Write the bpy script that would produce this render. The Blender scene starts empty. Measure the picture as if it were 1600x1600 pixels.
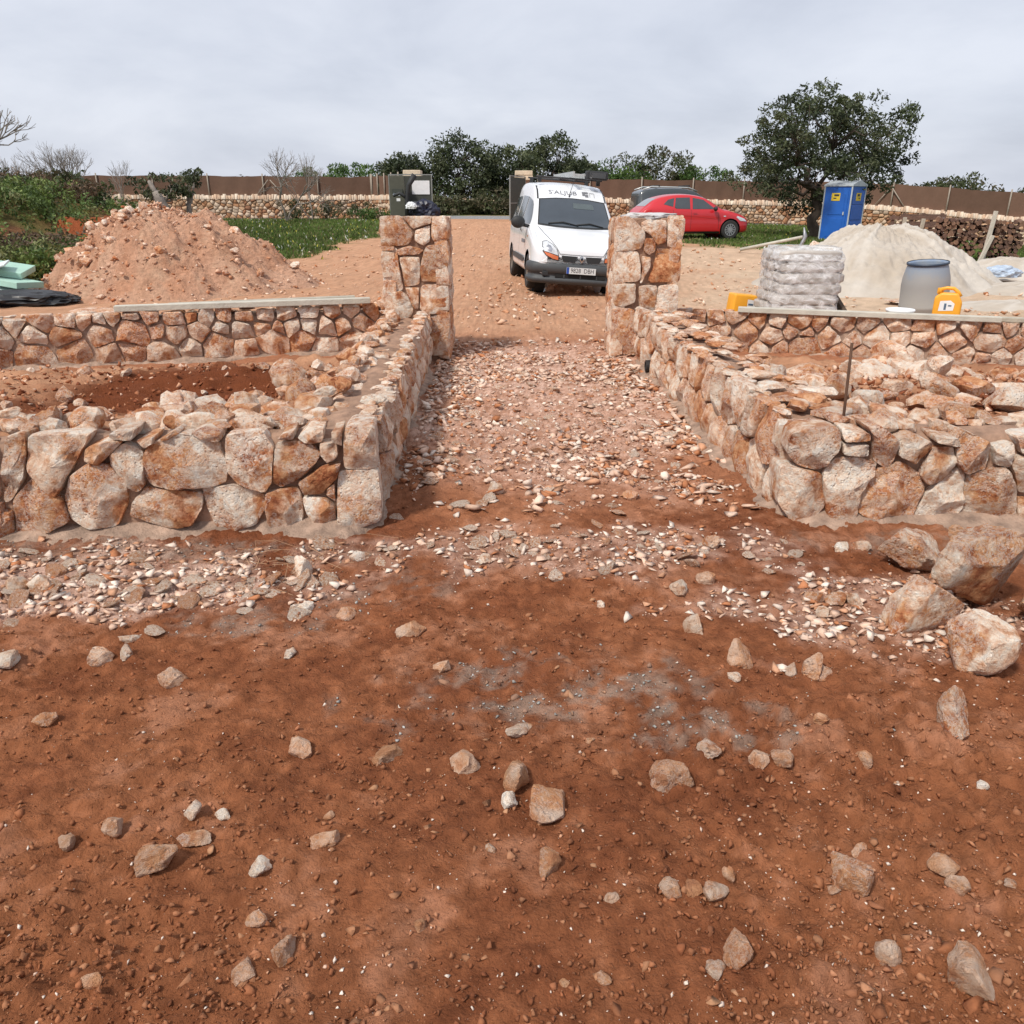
import bpy, bmesh, math, random
import numpy as np
from mathutils import Vector, Matrix, geometry
from mathutils.bvhtree import BVHTree
R = math.radians
scn = bpy.context.scene
COL = scn.collection

# ------------------------------------------------------------------ camera, sky, sun
cam_d = bpy.data.cameras.new('camera'); cam = bpy.data.objects.new('camera', cam_d); COL.objects.link(cam)
cam.location = (0, 0, 1.55); cam.rotation_euler = (R(90 - 21.6), 0, 0)
cam_d.sensor_width = 36; cam_d.lens = 36 * 1240 / 1600; cam_d.clip_start = .05; cam_d.clip_end = 3000
scn.camera = cam
SUN_EL, SUN_AZ = 52, 222          # the sun stands behind the camera, to the left (azimuth from +Y, clockwise)
w = bpy.data.worlds.new('World'); scn.world = w; w.use_nodes = True
nt = w.node_tree; nt.nodes.clear()
def N(nt, kind, **kw):
    n = nt.nodes.new(kind)
    for k, v in kw.items():
        if k.startswith('i_'): n.inputs[k[2:].replace('_', ' ')].default_value = v
        else: setattr(n, k, v)
    return n
def LK(nt, a, b): nt.links.new(a, b)
out = N(nt, 'ShaderNodeOutputWorld'); bg = N(nt, 'ShaderNodeBackground'); bg.inputs[1].default_value = 0.1
sky = N(nt, 'ShaderNodeTexSky'); sky.sky_type = 'NISHITA'; sky.sun_disc = False
sky.sun_elevation = R(SUN_EL); sky.sun_rotation = R(SUN_AZ); sky.air_density = 1.0; sky.dust_density = 2.0
tc = N(nt, 'ShaderNodeTexCoord'); sep = N(nt, 'ShaderNodeSeparateXYZ'); LK(nt, tc.outputs['Generated'], sep.inputs[0])
ad = N(nt, 'ShaderNodeMath', operation='MAXIMUM'); ad.inputs[1].default_value = 0.0; LK(nt, sep.outputs[2], ad.inputs[0])
ad2 = N(nt, 'ShaderNodeMath', operation='ADD'); ad2.inputs[1].default_value = 0.30; LK(nt, ad.outputs[0], ad2.inputs[0])
cmb = N(nt, 'ShaderNodeCombineXYZ')
for i in range(2):
    dv = N(nt, 'ShaderNodeMath', operation='DIVIDE'); LK(nt, sep.outputs[i], dv.inputs[0]); LK(nt, ad2.outputs[0], dv.inputs[1]); LK(nt, dv.outputs[0], cmb.inputs[i])
cn = N(nt, 'ShaderNodeTexNoise', i_Scale=1.5, i_Detail=8.0, i_Roughness=.55, i_Distortion=.25); LK(nt, cmb.outputs[0], cn.inputs['Vector'])
cr = N(nt, 'ShaderNodeValToRGB'); e = cr.color_ramp.elements
e[0].position = .30; e[0].color = (5.6, 5.95, 6.9, 1); e[1].position = .66; e[1].color = (7.6, 7.9, 8.75, 1)
x_ = cr.color_ramp.elements.new(.46); x_.color = (6.5, 6.85, 7.8, 1)
LK(nt, cn.outputs[0], cr.inputs[0])
mx = N(nt, 'ShaderNodeMix', data_type='RGBA'); mx.inputs[0].default_value = .88
LK(nt, sky.outputs[0], mx.inputs[6]); LK(nt, cr.outputs[0], mx.inputs[7]); LK(nt, mx.outputs[2], bg.inputs[0]); LK(nt, bg.outputs[0], out.inputs[0])
sd = bpy.data.lights.new('sun', 'SUN'); sd.energy = 3.3; sd.angle = R(7); sd.color = (1, .945, .85)
so = bpy.data.objects.new('sun', sd); COL.objects.link(so)
sv = Vector((math.sin(R(SUN_AZ)) * math.cos(R(SUN_EL)), math.cos(R(SUN_AZ)) * math.cos(R(SUN_EL)), math.sin(R(SUN_EL))))
so.rotation_euler = sv.to_track_quat('Z', 'Y').to_euler()
vs = scn.view_settings; vs.view_transform = 'Standard'; vs.look = 'None'; vs.exposure = 0.14; vs.gamma = 1; vs.use_curve_mapping = False

# ------------------------------------------------------------------ noise
def _h(ix, iy, iz, s):
    n = (ix.astype(np.int64) * 374761393 + iy.astype(np.int64) * 668265263 + iz.astype(np.int64) * 2147483647 + s * 1274126177) & 0xffffffff
    n = ((n ^ (n >> 13)) * 1274126177) & 0xffffffff
    n = ((n ^ (n >> 16)) * 2246822519) & 0xffffffff
    return ((n ^ (n >> 15)) & 0xffffff) / float(0xffffff)
def vnoise(x, y, z, s=0):
    ix, iy, iz = np.floor(x), np.floor(y), np.floor(z); fx, fy, fz = x - ix, y - iy, z - iz
    fx = fx * fx * (3 - 2 * fx); fy = fy * fy * (3 - 2 * fy); fz = fz * fz * (3 - 2 * fz); r = 0
    for dx in (0, 1):
        for dy in (0, 1):
            for dz in (0, 1):
                r = r + _h(ix + dx, iy + dy, iz + dz, s) * (fx if dx else 1 - fx) * (fy if dy else 1 - fy) * (fz if dz else 1 - fz)
    return r * 2 - 1
def vnoise2(x, y, s=0):
    ix, iy = np.floor(x), np.floor(y); fx, fy = x - ix, y - iy; z0 = np.zeros_like(ix)
    fx = fx * fx * (3 - 2 * fx); fy = fy * fy * (3 - 2 * fy); r = 0
    for dx in (0, 1):
        for dy in (0, 1): r = r + _h(ix + dx, iy + dy, z0, s) * (fx if dx else 1 - fx) * (fy if dy else 1 - fy)
    return r * 2 - 1
def fbm2(x, y, sc, oc=4, s=0, g=.5):
    r = 0; a = 1.; t = 0.
    for o in range(oc): r = r + a * vnoise2(x * sc + o * 17.3, y * sc - o * 9.1, s + o); t += a; a *= g; sc *= 2.03
    return r / t
def fbm3(P, sc, oc=4, s=0, g=.5):
    r = 0; a = 1.; t = 0.
    for o in range(oc): r = r + a * vnoise(P[:, 0] * sc + o * 7.7, P[:, 1] * sc, P[:, 2] * sc + o * 3.1, s + o); t += a; a *= g; sc *= 2.03
    return r / t
def sst(a, b, x):
    t = np.clip((x - a) / (b - a), 0, 1); return t * t * (3 - 2 * t)

# ------------------------------------------------------------------ object helpers
def tag(o, label=None, cat=None, group=None, kind=None):
    if label: o['label'] = label
    if cat: o['category'] = cat
    if group: o['group'] = group
    if kind: o['kind'] = kind
    return o
def empty(name, loc=(0, 0, 0), rz=0, rx=0, ry=0):
    o = bpy.data.objects.new(name, None); COL.objects.link(o); o.location = loc; o.rotation_euler = (rx, ry, rz); o.empty_display_size = .1
    return o
def mesh(name, V, F, mat=None, smooth=False, sharp=0):
    me = bpy.data.meshes.new(name)
    if isinstance(V, np.ndarray): V = V.tolist()
    me.from_pydata(V, [], F)
    if mat: me.materials.append(mat)
    if smooth: me.polygons.foreach_set('use_smooth', [True] * len(me.polygons))
    me.update()
    if sharp: me.set_sharp_from_angle(angle=R(sharp))
    return me
def obj(name, me, parent=None, loc=None, color=None):
    o = bpy.data.objects.new(name, me); COL.objects.link(o)
    if parent: o.parent = parent
    if loc is not None: o.location = loc
    if color: o.color = (*color, 1)
    return o
def mesh_np(name, V, F, mat, col=None, smooth=False):
    """big triangle / quad soup from arrays; col = one colour per vertex"""
    me = bpy.data.meshes.new(name); V = np.asarray(V, np.float32); F = np.asarray(F, np.int32); k = F.shape[1]
    me.vertices.add(len(V)); me.vertices.foreach_set('co', V.ravel())
    me.loops.add(F.size); me.loops.foreach_set('vertex_index', F.ravel())
    me.polygons.add(len(F)); me.polygons.foreach_set('loop_start', np.arange(len(F), dtype=np.int32) * k)
    me.polygons.foreach_set('loop_total', np.full(len(F), k, np.int32))
    if smooth: me.polygons.foreach_set('use_smooth', np.ones(len(F), bool))
    me.update(calc_edges=True); me.validate()
    if col is not None:
        a = me.color_attributes.new('col', 'FLOAT_COLOR', 'POINT'); c = np.ones((len(V), 4), np.float32); c[:, :col.shape[1]] = col
        a.data.foreach_set('color', c.ravel())
    me.materials.append(mat); return me
class MB:
    def __init__(s): s.V = []; s.F = []
    def add(s, V, F):
        n = len(s.V); s.V += [tuple(v) for v in V]; s.F += [tuple(i + n for i in f) for f in F]; return s
    def box(s, c, d, rot=None, bev=0):
        x, y, z = d[0] / 2, d[1] / 2, d[2] / 2; b = min(bev, x * .9, y * .9, z * .9)
        if b <= 0:
            V = [Vector((i * x, j * y, k * z)) for k in (-1, 1) for j in (-1, 1) for i in (-1, 1)]
            F = [(0, 2, 3, 1), (4, 5, 7, 6), (0, 1, 5, 4), (2, 6, 7, 3), (0, 4, 6, 2), (1, 3, 7, 5)]
        else:
            bm = bmesh.new(); bmesh.ops.create_cube(bm, size=1)
            for v in bm.verts: v.co = (v.co.x * d[0], v.co.y * d[1], v.co.z * d[2])
            bmesh.ops.bevel(bm, geom=bm.edges[:], offset=b, segments=2, affect='EDGES', profile=.6)
            bm.verts.index_update(); V = [v.co.copy() for v in bm.verts]; F = [[v.index for v in f.verts] for f in bm.faces]; bm.free()
        if rot is not None: V = [rot @ v for v in V]
        c = Vector(c); return s.add([v + c for v in V], F)
    def tube(s, pts, rad, n=8, cap=True):
        pts = [Vector(p) for p in pts]; rr = rad if isinstance(rad, (list, tuple)) else [rad] * len(pts); V = []; F = []
        t0 = (pts[1] - pts[0]).normalized(); u = t0.orthogonal().normalized()
        for i, p in enumerate(pts):
            t = ((pts[min(i + 1, len(pts) - 1)] - pts[max(i - 1, 0)])).normalized()
            u = (u - t * u.dot(t)).normalized(); v = t.cross(u)
            for k in range(n): a = 2 * math.pi * k / n; V.append(p + (u * math.cos(a) + v * math.sin(a)) * rr[i])
        for i in range(len(pts) - 1):
            for k in range(n): a, b = i * n + k, i * n + (k + 1) % n; F.append((a, b, b + n, a + n))
        if cap: F.append(tuple(range(n))[::-1]); F.append(tuple(range(len(V) - n, len(V))))
        return s.add(V, F)
    def lathe(s, prof, c=(0, 0, 0), n=24, M=None):
        V = []; F = []; c = Vector(c)
        for r, z in prof:
            for k in range(n):
                a = 2 * math.pi * k / n; p = Vector((r * math.cos(a), r * math.sin(a), z)); V.append((M @ p if M is not None else p) + c)
        for i in range(len(prof) - 1):
            for k in range(n): a, b = i * n + k, i * n + (k + 1) % n; F.append((a, b, b + n, a + n))
        return s.add(V, F)
    def build(s, name, mat, parent=None, loc=None, smooth=False, color=None):
        return obj(name, mesh(name, s.V, s.F, mat, smooth), parent, loc, color)
def box(name, mat, parent, c, d, rot=None, bev=0, **k): return MB().box(c, d, rot, bev).build(name, mat, parent, **k)
def tube(name, mat, parent, pts, rad, n=8, **k): return MB().tube(pts, rad, n).build(name, mat, parent, smooth=True, **k)

# ------------------------------------------------------------------ materials
def mat_new(name):
    m = bpy.data.materials.new(name); m.use_nodes = True; nt = m.node_tree; b = nt.nodes['Principled BSDF']; return m, nt, b
def plain(name, col, rough=.6, metal=0, bump=0, bsc=40, var=.12, spec=.5, coat=0, vsc=6):
    m, nt, b = mat_new(name); b.inputs['Roughness'].default_value = rough; b.inputs['Metallic'].default_value = metal
    b.inputs['Specular IOR Level'].default_value = spec; b.inputs['Coat Weight'].default_value = coat; b.inputs['Coat Roughness'].default_value = .05
    t = N(nt, 'ShaderNodeTexCoord')
    n = N(nt, 'ShaderNodeTexNoise', i_Scale=float(vsc), i_Detail=6.0, i_Roughness=.6); LK(nt, t.outputs['Object'], n.inputs['Vector'])
    r = N(nt, 'ShaderNodeValToRGB'); r.color_ramp.elements[0].position = .3; r.color_ramp.elements[1].position = .7
    r.color_ramp.elements[0].color = (*[c * (1 - var) for c in col], 1); r.color_ramp.elements[1].color = (*[min(1, c * (1 + var)) for c in col], 1)
    LK(nt, n.outputs[0], r.inputs[0]); LK(nt, r.outputs[0], b.inputs['Base Color'])
    if bump:
        n2 = N(nt, 'ShaderNodeTexNoise', i_Scale=float(bsc), i_Detail=8.0, i_Roughness=.65); LK(nt, t.outputs['Object'], n2.inputs['Vector'])
        bp = N(nt, 'ShaderNodeBump', i_Strength=bump, i_Distance=.02); LK(nt, n2.outputs[0], bp.inputs['Height']); LK(nt, bp.outputs[0], b.inputs['Normal'])
    return m
def ramp(nt, src, stops):
    r = N(nt, 'ShaderNodeValToRGB'); el = r.color_ramp.elements
    while len(el) < len(stops): el.new(.5)
    for e, (p, c) in zip(el, stops): e.position = p; e.color = (*c, 1)
    LK(nt, src, r.inputs[0]); return r.outputs[0]
def math_(nt, op, a, b, clamp=False):
    n = N(nt, 'ShaderNodeMath', operation=op); n.use_clamp = clamp
    for i, v in enumerate((a, b)):
        if v is None: continue
        if isinstance(v, (int, float)): n.inputs[i].default_value = v
        else: LK(nt, v, n.inputs[i])
    return n.outputs[0]
def mixc(nt, f, a, b):
    n = N(nt, 'ShaderNodeMix', data_type='RGBA')
    for i, v in ((0, f), (6, a), (7, b)):
        if isinstance(v, tuple): n.inputs[i].default_value = (*v, 1)
        elif isinstance(v, (int, float)): n.inputs[i].default_value = v
        else: LK(nt, v, n.inputs[i])
    return n.outputs[2]
def stone_mat(name, sc=1.):
    """quarried limestone: cream skin, pink beige body and rust coloured staining; obj.color = (whiteness, rust, soil dust)"""
    m, nt, b = mat_new(name); b.inputs['Roughness'].default_value = .93; b.inputs['Specular IOR Level'].default_value = .2
    oi = N(nt, 'ShaderNodeObjectInfo'); t = N(nt, 'ShaderNodeTexCoord'); s = N(nt, 'ShaderNodeSeparateColor'); LK(nt, oi.outputs['Color'], s.inputs[0])
    va = N(nt, 'ShaderNodeVectorMath', operation='MULTIPLY_ADD'); va.inputs[1].default_value = (1, 1, 1)
    rv = N(nt, 'ShaderNodeCombineXYZ')
    for i, k in enumerate((37., 91., 53.)): LK(nt, math_(nt, 'MULTIPLY', oi.outputs['Random'], k), rv.inputs[i])
    LK(nt, t.outputs['Object'], va.inputs[0]); LK(nt, rv.outputs[0], va.inputs[2]); P = va.outputs[0]
    def noise(scale, det, rough, dist=0.):
        n = N(nt, 'ShaderNodeTexNoise', i_Scale=scale * sc, i_Detail=det, i_Roughness=rough, i_Distortion=dist); LK(nt, P, n.inputs['Vector']); return n.outputs[0]
    n1 = noise(9., 10., .72, .35); n2 = noise(30., 8., .7, .6); n3 = noise(3.2, 4., .5, .3); n4 = noise(95., 6., .7)
    tilt_ = math_(nt, 'MULTIPLY', math_(nt, 'SUBTRACT', s.outputs[1], s.outputs[0]), .15)
    pat = math_(nt, 'ADD', math_(nt, 'ADD', noise(5., 7., .62, .5), tilt_), math_(nt, 'MULTIPLY', math_(nt, 'SUBTRACT', n2, .5), .16))
    pat = math_(nt, 'SMOOTH_MIN', math_(nt, 'MULTIPLY', math_(nt, 'SUBTRACT', pat, .42), 9., True), .95)
    fine = math_(nt, 'ADD', math_(nt, 'MULTIPLY', n1, .9), math_(nt, 'SUBTRACT', math_(nt, 'MULTIPLY', n2, .8), .35))
    cream = ramp(nt, fine, [(.34, (.60, .30, .165)), (.44, (.82, .56, .40)), (.54, (.92, .76, .61)), (.66, (.95, .88, .79))])
    rust = ramp(nt, fine, [(.32, (.24, .055, .022)), (.44, (.46, .145, .045)), (.55, (.63, .27, .10)), (.70, (.80, .50, .29))])
    c = mixc(nt, pat, cream, rust)
    # thin white calcite scars
    sc1 = math_(nt, 'ABSOLUTE', math_(nt, 'SUBTRACT', noise(17., 10., .82, .3), .5), None)
    scar_mask = math_(nt, 'MULTIPLY', math_(nt, 'LESS_THAN', sc1, .022), math_(nt, 'GREATER_THAN', n3, .45))
    c = mixc(nt, math_(nt, 'MULTIPLY', scar_mask, .55), c, (.84, .77, .69))
    pale = math_(nt, 'MULTIPLY', math_(nt, 'GREATER_THAN', math_(nt, 'ADD', n2, math_(nt, 'MULTIPLY', n3, .7)), .97), s.outputs[0])
    c = mixc(nt, math_(nt, 'MULTIPLY', pale, .55), c, (.86, .80, .73))
    spots = math_(nt, 'MULTIPLY', math_(nt, 'GREATER_THAN', n4, .66), .32)
    c = mixc(nt, spots, c, (.33, .14, .07))
    c = mixc(nt, math_(nt, 'MULTIPLY', s.outputs[2], math_(nt, 'ADD', .35, math_(nt, 'MULTIPLY', n1, .9)), True), c, (.58, .29, .155))
    hv = N(nt, 'ShaderNodeHueSaturation'); LK(nt, math_(nt, 'ADD', .86, math_(nt, 'MULTIPLY', oi.outputs['Random'], .26)), hv.inputs['Value']); LK(nt, c, hv.inputs['Color'])
    LK(nt, hv.outputs[0], b.inputs['Base Color'])
    h = math_(nt, 'ADD', math_(nt, 'MULTIPLY', noise(13., 12., .74, .25), 1.2), math_(nt, 'MULTIPLY', math_(nt, 'ABSOLUTE', math_(nt, 'SUBTRACT', n2, .5), None), 1.3))
    h = math_(nt, 'ADD', h, math_(nt, 'MULTIPLY', n4, .16))
    vo = N(nt, 'ShaderNodeTexVoronoi', i_Scale=48. * sc, feature='F1'); LK(nt, P, vo.inputs['Vector'])
    pit = math_(nt, 'MULTIPLY', math_(nt, 'SUBTRACT', .34, vo.outputs['Distance'], True), math_(nt, 'MULTIPLY', math_(nt, 'SUBTRACT', n3, .46, True), 9., True)); h = math_(nt, 'SUBTRACT', h, math_(nt, 'MULTIPLY', pit, 1.6))
    bp = N(nt, 'ShaderNodeBump', i_Strength=.95, i_Distance=.030 / sc); LK(nt, h, bp.inputs['Height']); LK(nt, bp.outputs[0], b.inputs['Normal'])
    return m
def vcol_mat(name, rough=.95, bump=.4, bsc=60., var=.3, dist=.01, vsc=90., spec=.2, trans=0):
    m, nt, b = mat_new(name); b.inputs['Roughness'].default_value = rough; b.inputs['Specular IOR Level'].default_value = spec
    a = N(nt, 'ShaderNodeAttribute', attribute_name='col'); t = N(nt, 'ShaderNodeTexCoord')
    n = N(nt, 'ShaderNodeTexNoise', i_Scale=vsc, i_Detail=6.0, i_Roughness=.65); LK(nt, t.outputs['Object'], n.inputs['Vector'])
    hv = N(nt, 'ShaderNodeHueSaturation'); LK(nt, math_(nt, 'ADD', 1 - var / 2 - .0, math_(nt, 'MULTIPLY', math_(nt, 'SUBTRACT', n.outputs[0], .25), var * 2)), hv.inputs['Value'])
    LK(nt, a.outputs['Color'], hv.inputs['Color']); LK(nt, hv.outputs[0], b.inputs['Base Color'])
    if bump:
        n2 = N(nt, 'ShaderNodeTexNoise', i_Scale=bsc, i_Detail=10.0, i_Roughness=.7); LK(nt, t.outputs['Object'], n2.inputs['Vector'])
        bp = N(nt, 'ShaderNodeBump', i_Strength=bump, i_Distance=dist); LK(nt, n2.outputs[0], bp.inputs['Height']); LK(nt, bp.outputs[0], b.inputs['Normal'])
    if trans:
        b.inputs['Transmission Weight'].default_value = 0
        tr = N(nt, 'ShaderNodeBsdfTranslucent'); LK(nt, hv.outputs[0], tr.inputs[0]); ms = N(nt, 'ShaderNodeMixShader'); ms.inputs[0].default_value = trans
        o = nt.nodes['Material Output']; LK(nt, b.outputs[0], ms.inputs[1]); LK(nt, tr.outputs[0], ms.inputs[2]); LK(nt, ms.outputs[0], o.inputs[0])
    return m
M = {}
M['stone'] = stone_mat('quarried_limestone'); M['chip'] = stone_mat('limestone_chips', 1.8)
M['pebble'] = vcol_mat('pebbles', bump=.5, bsc=120., dist=.006)
M['mortar'] = plain('mortar', (.37, .255, .19), .95, bump=1., bsc=45, var=.45, vsc=11)
M['core'] = plain('wall_mortar', (.33, .20, .135), .95, bump=.8, bsc=45, var=.35, vsc=11)
M['leaf'] = vcol_mat('leaves', .55, 0, var=.25, vsc=1.5, spec=.35, trans=.25)
M['grass'] = vcol_mat('grass', .7, 0, var=.25, vsc=.8, spec=.2, trans=.3)
M['bark'] = plain('bark', (.075, .055, .042), .95, bump=.9, bsc=30, var=.35)
M['greybark'] = plain('grey_bark', (.22, .19, .165), .95, bump=.6, bsc=30, var=.3)

# ------------------------------------------------------------------ terrain
CP = [(-2, 0, 0), (2, 0, 0), (0, 3, 0), (-3, 4, 0), (3, 4, 0), (0, 9, 0), (-5, 8, 0), (5, 8, 0), (-9, 4, 0), (9, 4, 0), (0, 13, .02), (3, 11, .02), (7, 13, .02), (-1, 15, .05), (2.2, 15.3, -.05), (.2, 19, .1), (-4, 19, .08),
      (-6, 14, 0), (-12, 15, -.05), (9.6, 16.4, .02), (15, 16, 0), (6.5, 22, .1), (-3, 40, .55), (-3, 30, .3), (8, 30, .17), (12.8, 33, .05), (12, 26, .08), (13.3, 23, -.1), (22, 36, -.42), (19, 40, -.05), (12, 45, .33),
      (5.4, 45, .42), (-7.5, 45, .5), (-20, 45, .55), (-12, 24, .1), (-13, 32, .35), (-5, 52, .65), (4, 52, .6), (-25, 60, .6), (25, 60, .3), (0, 80, .8), (40, 30, -.6), (-40, 30, .3), (40, 80, 0), (-40, 80, .5), (-30, 5, 0), (30, 5, -.2),
      (0, -30, 0), (0, 200, 1), (-200, 100, 0), (200, 100, -1), (-200, -30, 0), (200, -30, 0), (0, 450, 1), (-350, 450, 0), (350, 450, 0)]
_c = np.array(CP); _k = len(_c)
def _U(r2): return np.where(r2 > 1e-9, r2 * np.log(np.maximum(r2, 1e-9)), 0)
_K = _U(((_c[:, None, :2] - _c[None, :, :2]) ** 2).sum(-1)) + np.eye(_k) * .5; _P = np.c_[np.ones(_k), _c[:, :2]]
_W = np.linalg.solve(np.block([[_K, _P], [_P.T, np.zeros((3, 3))]]), np.r_[_c[:, 2], 0, 0, 0])
def base_z(x, y):
    r = _W[_k] + _W[_k + 1] * x + _W[_k + 2] * y
    for i in range(_k): r = r + _W[i] * _U((x - _c[i, 0]) ** 2 + (y - _c[i, 1]) ** 2)
    return r
def ground_z(x, y):
    x = np.asarray(x, float); y = np.asarray(y, float); z = base_z(x, y)
    near = 1 - sst(9, 25, y)
    lum = fbm2(x, y, .9, 3, 3) * .030 + fbm2(x, y, 3.2, 3, 5) * .016
    rough = .5 + .6 * sst(-.25, .35, fbm2(x, y, .8, 2, 12))
    cl = fbm2(x, y, 13., 4, 7, .75); z = z + (lum + np.maximum(cl, -.15) * .036 * rough) * (.35 + .65 * near)
    z = z + np.maximum(vnoise2(x * 27, y * 27, 21), 0) ** 2 * .016 * rough * near + (fbm2(x, y, 34., 2, 23, .7) * .012 + (np.abs(vnoise2(x * 41 + 3, y * 41, 24)) - .3) * .010 + (np.abs(vnoise2(x * 19 + 7, y * 19, 25)) - .3) * .016) * rough * near * (1 - .6 * sst(4, 8, y))
    # wheel ruts on the track beyond the pillars
    s = sst(9.5, 13, y) * (1 - sst(34, 40, y))
    for cx in (-.9, .75): z = z - .035 * s * np.exp(-((x - cx + (y - 10) * .035) / .22) ** 2)
    return z
def gz(x, y): return float(ground_z(np.array([x]), np.array([y]))[0])

def axis(lo, hi, dense_lo, dense_hi, st, gr):
    a = list(np.arange(dense_lo, dense_hi, st)); s = st; v = dense_hi
    while v < hi: a.append(v); s = min(s * gr, 25); v += s
    a.append(hi); s = st; v = dense_lo
    b = []
    while v > lo: s = min(s * gr, 25); v -= s; b.append(v)
    return np.array(sorted(set(b + a)))
gx = axis(-420, 420, -1.75, 1.75, .0135, 1.028)
gy = [-30, -15, -8, -4, -2, -1, -.4, 0, .3, .6, .8]; v = .9
while v < 420: gy.append(v); v += max(.0105, v * .0052) if v < 9 else v * .015
gy.append(460); gy = np.array(gy)
GX, GY = np.meshgrid(gx, gy); fx, fy = GX.ravel(), GY.ravel(); GZ = ground_z(fx, fy)
nx, ny = len(gx), len(gy); idx = np.arange(nx * ny).reshape(ny, nx)
GF = np.stack([idx[:-1, :-1].ravel(), idx[:-1, 1:].ravel(), idx[1:, 1:].ravel(), idx[1:, :-1].ravel()], 1)
def blob(x, y, cx, cy, rx, ry, n=.5, s=1): return 1 - sst(.55, 1.15, np.sqrt(((x - cx) / rx) ** 2 + ((y - cy) / ry) ** 2) + n * fbm2(x, y, 1.6 / min(rx, ry), 4, s))
def zones(x, y):
    w1 = fbm2(x, y, 1.1, 4, 31); w2 = fbm2(x, y, 5., 4, 33)
    dust = .72 * blob(x, y, .25, 6.6, 1.25, 2.9, .6, 40) + .45 * blob(x, y, .2, 3.45, 1.1, .32, .8, 41) + .95 * blob(x, y, -2.0, 3.1, 1.15, .42, .7, 42) + .5 * blob(x, y, 1.5, 2.75, .7, .35, .9, 43) + .5 * blob(x, y, .2, 7.8, 1.1, 1.0, .6, 44)
    dust = np.clip(dust * (.55 + 1.1 * (w2 * .5 + .5)), 0, 1)
    # tan dusty track and yard beyond the pillars, yellow-white sand around the sand heap
    tan = sst(8.6, 10.5, y + .5 * w1); sand = np.clip(blob(x, y, 7.2, 13.5, 5.2, 5.2, .35, 45) + .8 * blob(x, y, 5.0, 22, 5, 4, .5, 46), 0, 1) * sst(9, 11, y)
    gl = sst(0, 1.2, -(x + 4.9) + .055 * (y - 20) - np.clip(y - 22, 0, 20) * -.04 + w1 * 1.3 - .4) * sst(17.5, 20, y + w1)       # grass left of the track
    gr_ = sst(25, 27, y + w1 * 2) * sst(5.2, 6.5, x + w1) + sst(18, 20, y - (x - 12) * .5 + w1) * sst(11.5, 13, x + w1 * .5)
    grass = np.clip(gl + gr_ + sst(48, 50, y) + sst(13, 15, np.abs(x + 2) - (x > 0) * 4 + w1), 0, 1)
    rd = sst(43.2, 43.6, y) * (1 - sst(48.5, 49, y)); grass = grass * (1 - rd)
    cem = .9 * blob(x, y, .15, 2.3, .55, .24, 1., 50) + .8 * blob(x, y, .62, 2.05, .35, .16, 1.1, 51) + .8 * blob(x, y, -1.05, 2.78, .3, .14, .9, 52) + .6 * blob(x, y, -.5, 3.05, .25, .16, .9, 53) + .35 * blob(x, y, .3, 9.0, .6, .35, .8, 54)
    cem = cem + .8 * blob(x, y, -1.9, 3.42, 1.5, .16, .5, 55) + .8 * blob(x, y, 2.5, 3.5, 1.2, .22, .5, 56)
    cem = np.clip(cem * sst(-.2, .35, fbm2(x, y, 14., 5, 57, .7)), 0, 1)
    return dust, tan, sand, grass, cem, rd
def lerp(a, b, t): return a + (np.asarray(b) - a) * t[:, None]
def ground_col(fx, fy):
    du, tn, sn, gr, ce, rd = zones(fx, fy)
    w1 = fbm2(fx, fy, .8, 5, 61); w2 = fbm2(fx, fy, 4.5, 5, 62, .6); w3 = fbm2(fx, fy, 30., 3, 63)
    damp = sst(-.45, .5, .7 * w1 + .6 * w2 + .25 * w3)
    C = lerp(np.tile((.20, .066, .029), (len(fx), 1)), (.315, .119, .053), damp)
    C = lerp(C, (.40, .185, .108), sst(.0, .55, w2 + .3 * w3) * .6)
    C = lerp(C, (.42, .19, .105), sst(3.2, 6.0, fy + w1) * .75)
    C = lerp(C, (.51, .295, .18), tn * (.75 + .25 * np.clip(w2, -1, 1))); C = lerp(C, (.56, .42, .295), sn * .85)
    C = lerp(C, (.68, .48, .38), np.clip(du * .7 + du * .7 * w3, 0, 1) * .8); C = lerp(C, (.31, .25, .20), ce * .62)
    C = lerp(C, (.085, .115, .03), gr * .95); C = lerp(C, (.26, .25, .245), rd)
    C = C * np.array((1.01, 1.02, 1.04)) * (1 + .28 * w3[:, None])
    return C
C = ground_col(fx, fy)
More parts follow.
